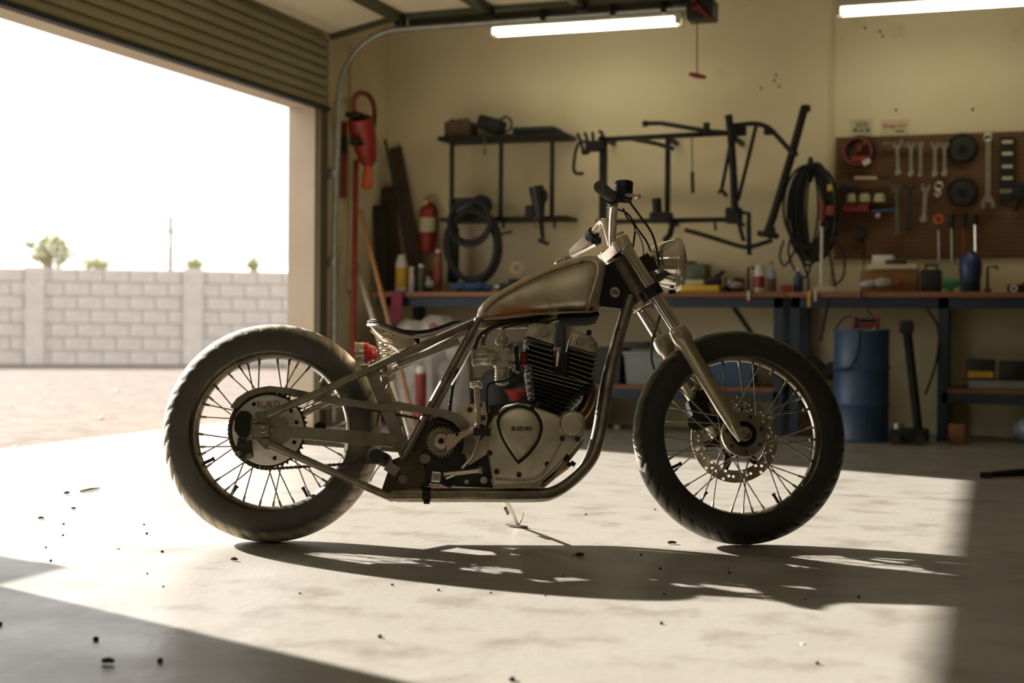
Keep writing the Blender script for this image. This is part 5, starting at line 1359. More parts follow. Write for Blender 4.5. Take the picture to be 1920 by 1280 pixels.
# ---------------------------------------------------------------- left rack of black shelving
rk = wthing('storage_rack', 940, 412, 'black metal wall rack with a top shelf and three uprights', 'rack')
DS = .30
def slab(name, x0, x1, py, th, m='black_iron', par=None, d1=DS):
    a = wq(x0, py, d1); b = wq(x1, py, d1); z = (a.z + b.z) / 2
    return part(name, MB().rbox(((a.x + b.x) / 2, YW - d1 / 2 - .003, z), (b.x - a.x, d1 - .006, th), .003), m, par)
slab('top_shelf', 820, 1058, 255, .028, par=rk)
slab('lower_shelf', 822, 1060, 409, .022, par=rk)
for px in (848, 940, 1036):
    a = wq(px, 260, DS - .02); b = wq(px, 410, DS - .02)
    part('upright', MB().boxp((a.x - .012, YW - DS + .005, b.z), (a.x + .012, YW - DS + .03, a.z)), 'black_iron', rk)
for px in (944, 1040): part('hook', MB().tube([wq(px, 412, DS - .01), wq(px, 428, DS - .01)], .009, 6), 'black_iron', rk)
part('peg', MB().tube([wq(935, 440, .05), wq(960, 434, .3)], .008, 6), 'black_iron', rk)
zts = wq(940, 251, DS).z + .006
def lump(name, pts, m, label, cat, dd=.15, seed=1, flat=None):
    rg = random.Random(seed); mb = MB()
    for px, py, r in pts:
        q = wq(px, py, dd); mb.ball((q.x, YW - dd, max(q.z, (flat or -9) + r * .8)), (r, r * .9, r * .85), 12)
    mb.v = [p + V((rg.uniform(-.006, .006), rg.uniform(-.006, .006), rg.uniform(-.006, .006))) for p in mb.v]
    if flat is not None: mb.v = [V((p.x, p.y, max(p.z, flat))) for p in mb.v]
    return one(name, mb, m, label, cat)
cbx = thing('carton', (wq(865, 245, .16).x, YW - .16, zts), 'brown carton full of small parts at the left of the top shelf', 'box')
a = wq(842, 222, .16); b = wq(888, 222, .16)
part('box', MB().rbox(((a.x + b.x) / 2, YW - .16, zts + .05), (b.x - a.x, .18, .10), .005), 'brown_lump', cbx)
for k in range(3): part('spare_part', MB().ball((a.x + .03 + .05 * k, YW - .17, zts + .105), (.028, .03, .022), 10), 'brown_lump', cbx)
hg = thing('tool_bag', (wq(925, 245, .16).x, YW - .16, zts), 'black tool bag lying tipped on the top shelf', 'bag')
q = wq(922, 226, .16)
part('body', MB().rbox((q.x, YW - .16, zts + .075), (.17, .16, .10), .025, Matrix.Rotation(.28, 3, 'Y')), 'black_rubber', hg)
part('strap', MB().torus((q.x + .11, YW - .2, zts + .07), (.2, 1, 0), .05, .008, 24, 6), 'black_rubber', hg)
a = wq(966, 246, .2); b = wq(1046, 246, .2)
one('folded_tarp', MB().rbox(((a.x + b.x) / 2, YW - .17, zts + .02), (b.x - a.x, .22, .04), .018), 'black_rubber', 'flat folded black tarp at the right of the top shelf', 'tarp')
tg = thing('green_tag', wq(909, 292, DS + .01), 'green cord with a small black and green tag hanging from the top shelf', 'tag')
part('cord', MB().tube([wq(908, 252, DS + .01), wq(909, 278, DS + .01)], .003, 6), 'green_paint', tg)
part('tag', MB().rbox(wq(909, 284, DS + .01), (.02, .012, .045), .005), 'green_tool', tg)
sw = thing('circular_saw', (wq(878, 405, .2).x, YW - .2, wq(878, 405, DS).z + .01), 'black circular saw resting on the lower rack shelf', 'power tool')
a = wq(850, 372, .2); b = wq(905, 372, .2); zl = wq(940, 405, DS).z + .008
part('motor', MB().rbox(((a.x + b.x) / 2 - .02, YW - .2, (zl + a.z) / 2), (b.x - a.x - .02, .14, a.z - zl), .02), 'black_plastic', sw)
part('blade_guard', MB().cyl((b.x, YW - .24, zl + .073), (b.x, YW - .2, zl + .073), .07, n=24), 'black_iron', sw)
dr2 = thing('heat_gun', wq(1010, 408, .38), 'black power tool hanging upright on the rack with its nose down', 'power tool')
part('body', MB().tube([wq(1005, 350, .38), wq(1010, 380, .38), wq(1012, 412, .38)], [.05, .045, .03], 12), 'black_plastic', dr2)
part('nozzle', MB().tube([wq(1014, 408, .38), wq(1017, 440, .38), wq(1019, 448, .38)], [.018, .015, .015], 10).tube([wq(1010, 450, .38), wq(1028, 457, .38)], .014, 8), 'black_iron', dr2)
part('handle', MB().torus(wq(1012, 368, .38), (0, 1, 0), .045, .014, 20, 8), 'black_plastic', dr2)
part('base', MB().rbox(wq(998, 397, .36), (.07, .12, .08), .015), 'black_iron', dr2)
part('tag', MB().cyl(wq(1003, 405, .41), wq(1004, 430, .41), .004, n=6), 'red_dull', dr2)
# black hose hanging in coils under the left rack
hz_ = thing('air_hose', wq(888, 530, .2), 'thick black hose hung in big coils below the left rack', 'hose')
cA = wq(888, 462, .37)
for i in range(5):
    part('coil', MB().torus(cA + V((.012 * (i % 3 - 1), -.02 * (i % 2), .012 * (i % 2))), (0, 1, .02 * i), (.165 + .006 * i), .016, 44, 8, ry=.225 + .008 * (i % 3)), 'black_rubber', hz_)
cB = wq(884, 415, .37)
for i in range(3):
    part('coil', MB().torus(cB + V((.006 * i, -.03 - .02 * i, -.008 * i)), (0, 1, 0), .135 + .006 * i, .014, 40, 8), 'black_rubber', hz_)
wp_ = MB(); wbox(wp_, 838, 424, 856, 530, .16, .22, .02); part('bracket', wp_, 'black_iron', hz_)

# ---------------------------------------------------------------- middle rack with hung frames
rk2 = wthing('storage_rack', 1250, 415, 'black metal wall rack in the middle with hung bars', 'rack')
part('top_bar', MB().bar(wq(1125, 262, .28), wq(1392, 248, .28), .03, .03), 'black_iron', rk2)
part('lower_bar', MB().bar(wq(1118, 416, .28), wq(1392, 411, .28), .03, .03), 'black_iron', rk2)
for px, w in ((1131, .045), (1252, .028)):
    a = wq(px, 258, .28); b = wq(px, 414, .28); part('upright', MB().boxp((a.x - w / 2, YW - .29, b.z), (a.x + w / 2, YW - .25, a.z)), 'black_iron', rk2)
for px in (1131, 1252, 1378):
    a = wq(px, 255, .28); part('bracket', MB().boxp((a.x - .012, YW - .28, a.z - .03), (a.x + .012, YW - .005, a.z)), 'black_iron', rk2)
    a = wq(px, 413, .28); part('bracket', MB().boxp((a.x - .012, YW - .28, a.z - .02), (a.x + .012, YW - .005, a.z)), 'black_iron', rk2)
for px in (1340,): part('hook', MB().tube([wq(px, 412, .28), wq(px + 2, 432, .28)], .009, 6), 'black_iron', rk2)
hbk = thing('bar_bundle', wq(1105, 300, .33), 'bunch of black handlebars hooked on the left end of the middle rack', 'handlebars')
for pts in ([(1100, 515 - 250), (1086, 268), (1078, 290), (1077, 322), (1094, 325)], [(1083, 250), (1090, 268), (1094, 290)], [(1096, 248), (1102, 266), (1098, 288), (1106, 282)], [(1111, 247), (1113, 270)], [(1123, 245), (1130, 252), (1122, 262)]):
    part('bar', wtube(MB(), pts, 3.2, .33, 8, 4), 'black_iron', hbk)
part('clamp', MB().rbox(wq(1115, 274, .33), (.12, .08, .07), .02), 'black_iron', hbk)
fa = thing('frame_rail', wq(1270, 240, .32), 'long black bar lying across the top of the middle rack', 'bar')
part('bar', wtube(MB(), [(1210, 231), (1240, 231), (1330, 246), (1385, 250)], 4.2, .32), 'black_iron', fa)
part('lug', MB().rbox(wq(1325, 240, .32), (.04, .04, .07), .008), 'black_iron', fa); part('end_cap', MB().cyl(wq(1209, 227, .32), wq(1211, 237, .32), .02, n=12), 'black_iron', fa)
fb = thing('swing_arm', wq(1228, 272, .34), 'short black bar slanting below the top of the middle rack', 'bar')
part('bar', wtube(MB(), [(1188, 261), (1230, 269), (1264, 279)], 4, .34), 'black_iron', fb)
ch2 = thing('pull_chain', wq(1297, 362, .3), 'thin chain with a dark handle hanging from the middle rack', 'chain')
part('chain', wtube(MB(), [(1297, 252), (1298, 322)], 1.1, .3, 6), 'dark_tool', ch2); part('handle', wtube(MB(), [(1298, 322), (1299, 362)], 3.4, .3), 'black_iron', ch2)
tm = thing('bench_motor', wq(1242, 410, .25), 'small dark motor standing on the lower bar of the middle rack', 'motor')
part('body', wtube(MB(), [(1231, 372), (1234, 418)], 9, .37, 12), 'black_iron', tm); part('flange', MB().rbox(wq(1240, 408, .37), (.14, .1, .07), .015), 'black_iron', tm)
part('leg', wtube(MB(), [(1262, 415), (1256, 440), (1245, 452)], 6, .37), 'black_iron', tm)
hf = thing('bare_chassis', wq(1425, 440, .3), 'bare black motorcycle frame hanging at the right of the middle rack', 'frame')
part('main_post', wtube(MB(), [(1366, 216), (1370, 245), (1373, 290), (1376, 340), (1378, 395)], 7, 0.46, 10), 'black_iron', hf)
part('top_tube', wtube(MB(), [(1362, 237), (1395, 233), (1418, 232), (1440, 239), (1460, 258), (1488, 290)], 4.5, 0.39, 8, 3), 'black_iron', hf)
part('brace_tube', wtube(MB(), [(1418, 234), (1406, 285), (1384, 375)], 3.6, 0.39), 'black_iron', hf)
part('head_leg', wtube(MB(), [(1509, 200), (1486, 285), (1450, 405), (1438, 438)], 7.5, 0.41, 10), 'black_iron', hf)
part('head_cap', MB().rbox(wq(1511, 203, 0.41), (.055, .06, .04), .01), 'black_iron', hf)
part('foot_lug', MB().rbox(wq(1440, 440, 0.41), (.13, .07, .035), .01, Matrix.Rotation(.15, 3, 'Y')).rbox(wq(1446, 436, 0.41), (.05, .06, .07), .01), 'black_iron', hf)
part('side_strut', wtube(MB(), [(1370, 268), (1362, 310), (1353, 355)], 3.6, 0.41), 'black_iron', hf)
part('strut_foot', wtube(MB(), [(1347, 360), (1355, 358), (1363, 368)], 4, 0.41), 'black_iron', hf)
part('lug', MB().rbox(wq(1440, 247, 0.40), (.05, .05, .04), .01), 'black_iron', hf); part('lug', MB().rbox(wq(1490, 288, 0.42), (.04, .05, .03), .008), 'black_iron', hf)
part('lower_joint', MB().rbox(wq(1376, 404, 0.38), (.1, .08, .1), .015), 'black_iron', hf)
part('lower_fork', wtube(MB(), [(1382, 398), (1388, 430), (1395, 452)], 4, 0.41, 8, 3), 'black_iron', hf)
part('lower_fork', wtube(MB(), [(1384, 398), (1404, 400), (1404, 430), (1405, 478)], 4.4, 0.41, 8), 'black_iron', hf)
part('bottom_rail', wtube(MB(), [(1284, 431), (1310, 438), (1350, 450), (1395, 463), (1420, 459), (1448, 450)], 4.2, 0.43, 8, 3), 'black_iron', hf)
part('gusset', MB().rbox(wq(1386, 246, 0.38), (.09, .05, .06), .012), 'black_iron', hf)

# ---------------------------------------------------------------- coiled cables
cb_ = thing('cable_coil', wq(1522, 540, .2), 'large bundle of black cables coiled on a wall hook left of the pegboard', 'cables')
rg = random.Random(8); cC = wq(1524, 400, .18)
for i in range(26):
    rx = .145 * rg.uniform(.45, 1.0); rz = .30 * rg.uniform(.82, 1.02)
    part('loop', MB().torus(cC + V((rg.uniform(-.03, .03), rg.uniform(-.09, .02), .30 - rz + rg.uniform(-.02, .01))), (rg.uniform(-.25, .25), 1, 0), rx, rg.uniform(.006, .010), 40, 6, ry=rz), 'black_rubber', cb_)
for pts in ([(1470, 450), (1462, 480), (1472, 498), (1490, 470)], [(1488, 430), (1478, 470), (1490, 505), (1510, 520), (1520, 500)], [(1560, 440), (1582, 480), (1580, 520), (1562, 535)], [(1500, 480), (1515, 520), (1514, 545)], [(1548, 450), (1560, 500), (1566, 538)]):
    part('loop', wtube(MB(), pts, 2.2, .25, 7, 6), 'black_rubber', cb_)
part('tie', MB().torus(wq(1520, 318, .2), (1, 0, 0), .07, .012, 24, 6), 'black_iron', cb_)
part('plug', MB().rbox(wq(1541, 395, .30), (.025, .03, .13), .006).rbox(wq(1556, 395, .30), (.05, .03, .06), .008), 'red_dull', cb_)
part('plug', MB().rbox(wq(1556, 352, .30), (.03, .03, .04), .006), 'yellow_fluid', cb_)

# ---------------------------------------------------------------- pegboard
def pegboard_material():
    m = MATS['pegboard']; nt = m.node_tree; N = nt.nodes; L = nt.links; b = N['Principled BSDF']
    src = b.inputs['Base Color'].links[0].from_socket
    tc = N.new('ShaderNodeTexCoord'); mp = N.new('ShaderNodeMapping'); mp.inputs['Scale'].default_value = (36, 36, 36); L.new(tc.outputs['Object'], mp.inputs[0])
    fr_ = N.new('ShaderNodeVectorMath'); fr_.operation = 'FRACTION'; L.new(mp.outputs[0], fr_.inputs[0])
    sep = N.new('ShaderNodeSeparateXYZ'); L.new(fr_.outputs[0], sep.inputs[0]); cmb = N.new('ShaderNodeCombineXYZ'); L.new(sep.outputs['X'], cmb.inputs['X']); L.new(sep.outputs['Z'], cmb.inputs['Y'])
    ds = N.new('ShaderNodeVectorMath'); ds.operation = 'DISTANCE'; L.new(cmb.outputs[0], ds.inputs[0]); ds.inputs[1].default_value = (.5, .5, 0)
    lt_ = N.new('ShaderNodeMath'); lt_.operation = 'LESS_THAN'; lt_.inputs[1].default_value = .17; L.new(ds.outputs['Value'], lt_.inputs[0])
    mx = N.new('ShaderNodeMix'); mx.data_type = 'RGBA'; L.new(lt_.outputs[0], mx.inputs['Factor']); L.new(src, mx.inputs['A']); mx.inputs['B'].default_value = S('#1d1409')
    L.new(mx.outputs['Result'], b.inputs['Base Color'])
pegboard_material()
a = wq(1567, 258, .02); b = wq(1567, 486, .02)
one('pegboard', MB().boxp((a.x, YW - .02, b.z), (2.2, YW - .008, a.z)), 'pegboard', 'brown perforated pegboard covered with hand tools', 'pegboard', smooth=0)
PD = .045
def pw(px, py, d=.075): return wq(px, py, d)
def wrench(p0, p1, hw, sw, m, label, kind='combo', group='wrenches hung on the pegboard'):
    """p0 head end pixel, p1 other end pixel, head and shank widths in pixels"""
    A, Bq = pw(*p0), pw(*p1); s = (A - CAM).length / F_PX; d = (Bq - A).normalized(); u = V((0, 1, 0)); w = d.cross(u).normalized()
    t = thing('wrench', Bq, label, 'wrench', group); h = hw * s / 2; k = sw * s / 2
    part('shank', MB().bar(A + d * h * 1.2, Bq - d * h * .5, .012, k * 2, w), m, t)
    if kind != 'ring':
        # open jaw
        pts = []
        for i in range(15):
            ang = math.radians(-205 + 230 * i / 14 + 20)
            pts.append(A + d * h * .9 + (d * -math.sin(ang) * -1 + w * math.cos(ang)) * h * 0)
        jaw = [(-1.0, -.2), (-.95, -.75), (-.45, -1.0), (-.42, -.1), (.42, -.1), (.45, -1.0), (.95, -.75), (1.0, -.2), (.7, .5), (.3, .9), (-.3, .9), (-.7, .5)]
        poly_ = [A + d * h * (1.0 + y) + w * h * x for x, y in jaw]
        part('jaw', MB().prism([p - u * .008 for p in poly_], u * .016), m, t)
    else:
        part('ring', MB().torus(A + d * h, u, h * .72, h * .3, 24, 8), m, t)
    if kind in ('combo', 'ring'):
        part('box_end', MB().torus(Bq - d * h * .5, u, h * .5, h * .26, 20, 8), m, t)
    part('peg_hook', MB().cyl(A + d * h * .4, V((A.x, YW - .012, A.z)) + d * h * .4, .004, n=6), 'galvanised', t)
    return t
U = 'hung in the upper row of the pegboard'
for i, (px, b_) in enumerate(((1684, 327), (1708, 329), (1726, 330), (1753, 329), (1771, 328))):
    wrench((px - (2 if i == 0 else 0), 265), (px, b_), 15 if i != 2 else 12, 5.5, 'steel_tool', ['first', 'second', 'third', 'fourth', 'fifth'][i] + ' chrome wrench from the left in the upper pegboard row')
wrench((1680, 343), (1683, 442), 17, 6.5, 'green_tool', 'greenish wrench first in the lower pegboard row')
wrench((1706, 345), (1702, 434), 15, 9, 'dark_tool', 'black handled wrench second in the lower pegboard row')
wrench((1736, 344), (1732, 415), 17, 7, 'steel_tool', 'bright thick wrench third in the lower pegboard row')
wrench((1762, 340), (1759, 368), 18, 6, 'steel_tool', 'short ring wrench at the end of the lower pegboard row', 'ring')
wrench((1852, 391), (1853, 252), 24, 9, 'steel_tool', 'very long combination wrench hung jaw down right of the pulleys')
pl_ = thing('pliers', pw(1668, 272), 'small pliers hung sideways above the first wrench', 'pliers')
part('jaws', MB().bar(pw(1655, 270), pw(1672, 268), .01, .03, (0, 1, 0)), 'steel_tool', pl_); part('handle', MB().bar(pw(1672, 266), pw(1686, 272), .01, .015, (0, 1, 0)), 'dark_tool', pl_)
sn = thing('tin_snips', pw(1694, 272), 'short snips hung between the first two wrenches', 'snips')
part('blade', MB().bar(pw(1690, 262), pw(1697, 276), .01, .014, (0, 1, 0)), 'steel_tool', sn); part('handle', MB().bar(pw(1688, 270), pw(1698, 268), .012, .012, (0, 1, 0)), 'dark_tool', sn)
# reel and pulleys
rl = thing('hose_reel', pw(1612, 310), 'round black and red coil hung at the top left of the pegboard', 'reel')
c0 = pw(1612, 284, .06); s = (c0 - CAM).length / F_PX
for i in range(3): part('coil', MB().torus(c0 + V((0, .012 * (i - 1), 0)), (0, 1, 0), (26 - i * 3) * s, 3 * s, 36, 8), 'black_rubber', rl)
part('red_band', MB().torus(c0 + V((-.012, -.02, 0)), (0, 1, 0), 24 * s, 2.2 * s, 36, 8), 'red_dull', rl)
part('grip', MB().rbox(pw(1612, 298, .07), (30 * s, .04, 10 * s), .008).rbox(pw(1612, 278, .07), (7 * s, .04, 12 * s), .006).rbox(pw(1622, 267, .07), (6 * s, .03, 10 * s), .006), 'red_paint', rl)
part('plug', MB().rbox(pw(1625, 304, .09), (14 * s, .03, 10 * s), .006, Matrix.Rotation(-.5, 3, 'Y')), 'white_paint', rl)
for py, lab in ((277, 'upper dark pulley wheel hung on the pegboard'), (360, 'lower dark pulley wheel hung on the pegboard')):
    c0 = pw(1804, py, .05); t = thing('pulley', c0 - V((0, 0, 26 * s)), lab, 'pulley')
    part('rim', MB().torus(c0, (0, 1, 0), 23 * s, 3.4 * s, 36, 8), 'black_iron', t)
    part('web', MB().cyl(c0 + V((0, -.006, 0)), c0 + V((0, .01, 0)), 20 * s, n=28), 'dark_tool', t)
    part('hub', MB().cyl(c0 + V((0, -.03, 0)), c0 + V((0, .02, 0)), 6 * s, n=18), 'black_iron', t)
# horizontal file, goggles, pots, red box
ff = thing('file', pw(1618, 336), 'file with a pale handle lying sideways on the pegboard', 'file')
part('handle', MB().tube([pw(1602, 334), pw(1645, 334)], 3 * s, 10), 'paper', ff); part('blade', MB().bar(pw(1568, 334), pw(1602, 334), .006, .022, (0, 1, 0)), 'dark_tool', ff); part('end_piece', MB().bar(pw(1645, 334), pw(1670, 333), .01, .03, (0, 1, 0)), 'dark_tool', ff)
go_ = thing('goggles', pw(1592, 360), 'dark safety goggles hung below the file', 'goggles')
for px in (1583, 1603): part('lens', MB().cyl(pw(px, 355, .07), pw(px, 355, .03), 7 * s, n=18), 'black_plastic', go_)
part('strap', MB().tube(smooth_path([pw(1576, 352, .05), pw(1592, 350, .06), pw(1612, 353, .05)], 4), 2.2 * s, 6), 'black_rubber', go_)
shf = thing('tool_ledge', pw(1620, 402), 'small ledge on the pegboard holding jars', 'ledge')
part('board', MB().rbox(pw(1625, 381, .06), (100 * s, .08, 3 * s), .003), 'wood_dark', shf)
for px, w_, lab in ((1596, 16, 'short pale jar on the pegboard ledge at the left'), (1621, 20, 'pale wide jar in the middle of the pegboard ledge'), (1649, 20, 'pale square jar at the right of the pegboard ledge')):
    q = pw(px, 379, .06); t = thing('jar', q, lab, 'jar')
    part('body', MB().lathe([(0, 0), (w_ / 2 * s, 0), (w_ / 2 * s, 10 * s), (w_ / 2.6 * s, 12 * s)], q, (0, 0, 1), 18), 'paper', t); part('lid', MB().cyl(q + V((0, 0, 12 * s)), q + V((0, 0, 15 * s)), w_ / 2.4 * s, n=18), 'fixture_white', t)
rb = thing('red_case', pw(1606, 398), 'small red case hung under the pegboard ledge', 'case')
part('shell', MB().rbox(pw(1605, 390, .07), (46 * s, .05, 15 * s), .006), 'red_paint', rb); part('clip', MB().rbox(pw(1605, 384, .10), (8 * s, .01, 4 * s), .002), 'dark_tool', rb)
bt = thing('blue_pliers', pw(1655, 400), 'blue handled tool lying right of the red case', 'tool')
part('handle', MB().tube([pw(1634, 397, .07), pw(1676, 394, .07)], 3.6 * s, 8), 'blue_paint', bt); part('tip', MB().ball(pw(1646, 404, .07), 5 * s), 'white_paint', bt)
# screwdrivers, heads up
for px, y0, y1, hm, bm_, lab in ((1760, 405, 500, 'orange_paint', 'steel_tool', 'screwdriver with an orange ring handle hung low on the pegboard'), (1784, 402, 496, 'black_rubber', 'steel_tool', 'black handled long screwdriver right of the orange one'), (1807, 402, 488, 'black_rubber', 'red_dull', 'driver with a red shaft between two black handled ones'), (1828, 402, 472, 'black_rubber', 'chrome', 'black handled driver with a bright shaft above the blue bottle')):
    A_, B_ = pw(px, y0, .06), pw(px + 1, y1, .06); t = thing('screwdriver', B_, lab, 'screwdriver', 'screwdrivers hung on the pegboard')
    m_ = A_.lerp(B_, .28)
    if hm == 'orange_paint': part('handle', MB().torus(pw(px, 411, .06), (0, 1, 0), 7 * s, 2.4 * s, 22, 8), hm, t)
    else: part('handle', MB().tube([A_, A_.lerp(m_, .5), m_], [6 * s, 5 * s, 4 * s], 12), hm, t)
    part('shaft', MB().cyl(m_, B_, 2 * s, n=8), bm_, t)
# long black level with pale bands
lv = thing('magnetic_bar', pw(1887, 376), 'black vertical strip with pale bands and lettering at the right of the pegboard', 'strip')
a = pw(1875, 256); b = pw(1900, 376)
part('strip', MB().boxp((a.x, YW - .05, b.z), (b.x, YW - .022, a.z)), 'black_plastic', lv)
for py in (266, 288, 312, 334):
    q = pw(1889, py, .052); part('band', MB().rbox(q, (18 * s, .006, 6 * s), .002), 'paper', lv)
lettering('lettering', 'EQ21', 9 * s, 'paper', lv, pw(1887, 358, .0515), (1, 0, 0), (0, 0, 1), .0006, .0005)
hm = thing('mallet', pw(1908, 396), 'black mallet hung beside the lettered strip', 'mallet')
part('head', MB().rbox(pw(1912, 358, .07), (18 * s, .05, 26 * s), .01), 'black_rubber', hm); part('handle', MB().tube([pw(1910, 365, .07), pw(1903, 396, .07)], 4 * s, 8), 'black_rubber', hm)
sk_ = thing('socket_plug', pw(1616, 446), 'small black plug with a hanging wire in the lower left of the pegboard', 'plug')
part('plug', MB().rbox(pw(1616, 438, .05), (16 * s, .04, 14 * s), .006), 'black_plastic', sk_); part('wire', wtube(MB(), [(1616, 445), (1620, 470), (1619, 508)], 1.1, .04, 6, 5), 'black_rubber', sk_)
# cards on the wall above
for (x0, y0, x1, y1, lab) in ((1594, 224, 1636, 255, 'pale card with small print and two dark marks above the pegboard'), (1652, 226, 1704, 255, 'pale sticker with a red brand name above the pegboard')):
    a = wq(x0, y0, .004); b = wq(x1, y1, .004)
    t = one('wall_card', MB().boxp((a.x, YW - .004, b.z), (b.x, YW - .001, a.z)), 'paper', lab, 'card', smooth=0)
    if x0 < 1600:
        for py_ in (230, 234, 238): part('print_line', MB().rbox(wq(1616, py_, .006), (22 * s, .001, 1.4 * s), .0004), 'dark_tool', t)
        for px in (1604, 1627): part('mark', MB().rbox(wq(px, 244, .006), (7 * s, .002, 5 * s), .0008), 'blue_ink', t)
        part('mark', MB().rbox(wq(1615, 245, .006), (9 * s, .002, 3 * s), .0008), 'dark_tool', t)
    else:
        lettering('lettering', 'Snap-on', 12 * s, 'red_ink', t, wq(1677, 236, .005), (1, 0, 0), (0, 0, 1), .0004, .0006, width=40 * s)
        part('print_line', MB().rbox(wq(1687, 246, .006), (16 * s, .001, 3 * s), .0004), 'dark_tool', t)
# scuffs / nail marks on plaster
for i, (px, py) in enumerate(((1650, 59), (1655, 68), (1622, 52), (1680, 206), (1427, 165), (1452, 151), (1461, 162), (1455, 141), (1824, 205))):
    q = wq(px, py, .004); r = 2.4 * s
    one('wall_plug', MB().cyl((q.x, YW - .004, q.z), (q.x, YW - .0005, q.z), r, n=10), 'dark_ink', 'small dark screw hole plug in the plaster above the racks', 'plug', 'wall plugs in the plaster')

# ---------------------------------------------------------------- things by the door and in the corner
def dq(px, py, d=.06): return Xp(px, py, XI + d)
ex = wthing('fire_extinguisher', 802, 475, 'red fire extinguisher hung on the back wall near the corner', 'extinguisher', d=.09)
c0 = wq(802, 420, .09); sE = (c0 - CAM).length / F_PX; zb_, zt_ = wq(802, 474, .09).z, wq(802, 388, .09).z; r = 16 * sE
part('cylinder', MB().lathe([(0, 0), (r * .9, 0), (r, .01), (r, (zt_ - zb_) * .9), (r * .7, zt_ - zb_), (r * .35, (zt_ - zb_) * 1.04)], (c0.x, YW - .09, zb_), (0, 0, 1), 24), 'red_paint', ex)
part('label', MB().lathe([(r * 1.01, (zt_ - zb_) * .45), (r * 1.01, (zt_ - zb_) * .76)], (c0.x, YW - .09, zb_), (0, 0, 1), 24), 'paper', ex)
part('valve', MB().cyl((c0.x, YW - .09, zt_), (c0.x, YW - .09, zt_ + .05), r * .3, n=12).bar((c0.x - .01, YW - .13, zt_ + .05), (c0.x + .02, YW - .05, zt_ + .085), .02, .01), 'steel_tool', ex)
part('gauge', MB().cyl((c0.x, YW - .13, zt_ + .03), (c0.x, YW - .11, zt_ + .03), r * .3, n=14), 'yellow_fluid', ex)
part('hose', MB().tube(smooth_path([(c0.x + .01, YW - .11, zt_ + .03), (c0.x + r * 1.1, YW - .1, zt_ - .02), (c0.x + r * 1.2, YW - .1, zt_ - .2), (c0.x + r * 1.15, YW - .1, zb_ + .1)], 5), .008, 8), 'black_rubber', ex)
# red long-handled tool hung on the door wall
rh = thing('chain_hoist', dq(683, 360), 'red chain hoist hung on the wall beside the door track', 'hoist')
def dtube(mb, pts, rpx, d=.08, sm=0, n=8):
    P = [dq(x, y, d) for x, y in pts]
    if sm: P = smooth_path(P, sm)
    s_ = (P[0] - CAM).length / F_PX; rp = rpx if not isinstance(rpx, (list, tuple)) else rpx[0]
    return mb.tube(P, rp * s_, n)
part('head_loop', dtube(MB(), [(664, 210), (664, 185), (675, 174), (690, 178), (700, 195), (703, 218)], 5, .15, 4), 'red_dull', rh)
part('body', MB().tube([dq(676, 222, .15), dq(682, 260, .15), dq(690, 300, .15), dq(690, 312, .15)], [.085, .085, .06, .03], 12), 'red_paint', rh)
part('chain_cover', MB().tube([dq(689, 305, .15), dq(690, 325, .15), dq(687, 352, .15)], [.022, .035, .036], 10), 'orange_paint', rh)
part('black_band', MB().rbox(dq(672, 218, .15), (.1, .2, .03), .01).rbox(dq(670, 268, .15), (.06, .12, .03), .01), 'black_iron', rh)
part('hook', dtube(MB(), [(702, 218), (701, 235), (697, 245)], 4.5, .15), 'black_iron', rh)
rp = thing('red_pole', dq(664, 640), 'long red pole standing against the wall by the door track', 'pole')
P0 = Xp(662, 640, XI + .14); P1 = Xp(668, 300, XI + .07)
dirp = (P0 - P1).normalized(); P0 = P1 + dirp * ((P1.z - .0) / -dirp.z)
part('pole', MB().tube([P0, P1], .018, 12), 'red_paint', rp)
sg_ = thing('red_bracket', dq(644, 300), 'narrow dark red strip fixed beside the track', 'strip')
part('strip', MB().rbox(dq(645, 300, .02), (.02, .06, .5), .004), 'red_dull', sg_); part('tag', MB().rbox(dq(646, 272, .035), (.01, .08, .1), .003), 'dark_tool', sg_)
cd = thing('conduit', dq(659, 540), 'slim cream electrical conduit ending in a white plug on the door wall', 'conduit')
A_ = dq(660, 200, .02); B_ = dq(658, 500, .02)
part('pipe', MB().cyl((XI + .015, A_.y, A_.z + .4), (XI + .015, B_.y, B_.z), .011, n=10), 'plaster', cd); part('plug', MB().rbox((XI + .025, B_.y, dq(658, 540, .02).z + .03), (.04, .06, .09), .008), 'white_paint', cd)
# poles and boards leaning in the corner
def lean_pole(name, top, bot, r, m, label, cat='pole', yb=8.05, ytop=None, flat=None, onb=False):
    T = Yp(*top, ytop if ytop is not None else YW - .05); Bo = Yp(*bot, yb)
    d = (Bo - T); zg = BT + .004 if onb else 0.0
    Bo = T + d * ((T.z - zg) / (T.z - Bo.z))
    t = thing(name, V((Bo.x, Bo.y, zg)), label, cat)
    if flat: part('board', MB().bar(V((Bo.x, Bo.y, zg + .005)), T, flat, .03, (0, -1, .2)), m, t)
    else:
        part('shaft', MB().tube([Bo + V((0, 0, .004)), T], r, 10), m, t)
    return t
lean_pole('wooden_pole', (668, 494), (700, 600), .017, 'wood_pale', 'pale wooden pole leaning behind the seat', yb=8.22, ytop=8.56)
lean_pole('broom_handle', (676, 395), (733, 620), .015, 'wood_orange', 'orange wooden broom handle leaning in the corner', yb=8.24, ytop=8.50)
lean_pole('steel_rod', (722, 262), (776, 540), .010, 'dark_tool', 'thin dark rod leaning in the corner beside the plank', 'rod', yb=8.86, ytop=9.1, onb=True)
lean_pole('plank', (741, 277), (790, 545), .02, 'wood_dark', 'long dark plank leaning against the back wall left of the extinguisher', 'plank', yb=9.04, ytop=YW - .03, flat=.085, onb=True)
lean_pole('plank', (723, 352), (735, 545), .02, 'wood_dark', 'shorter dark board standing in the corner', 'plank', yb=9.06, ytop=YW - .06, flat=.13, onb=True)
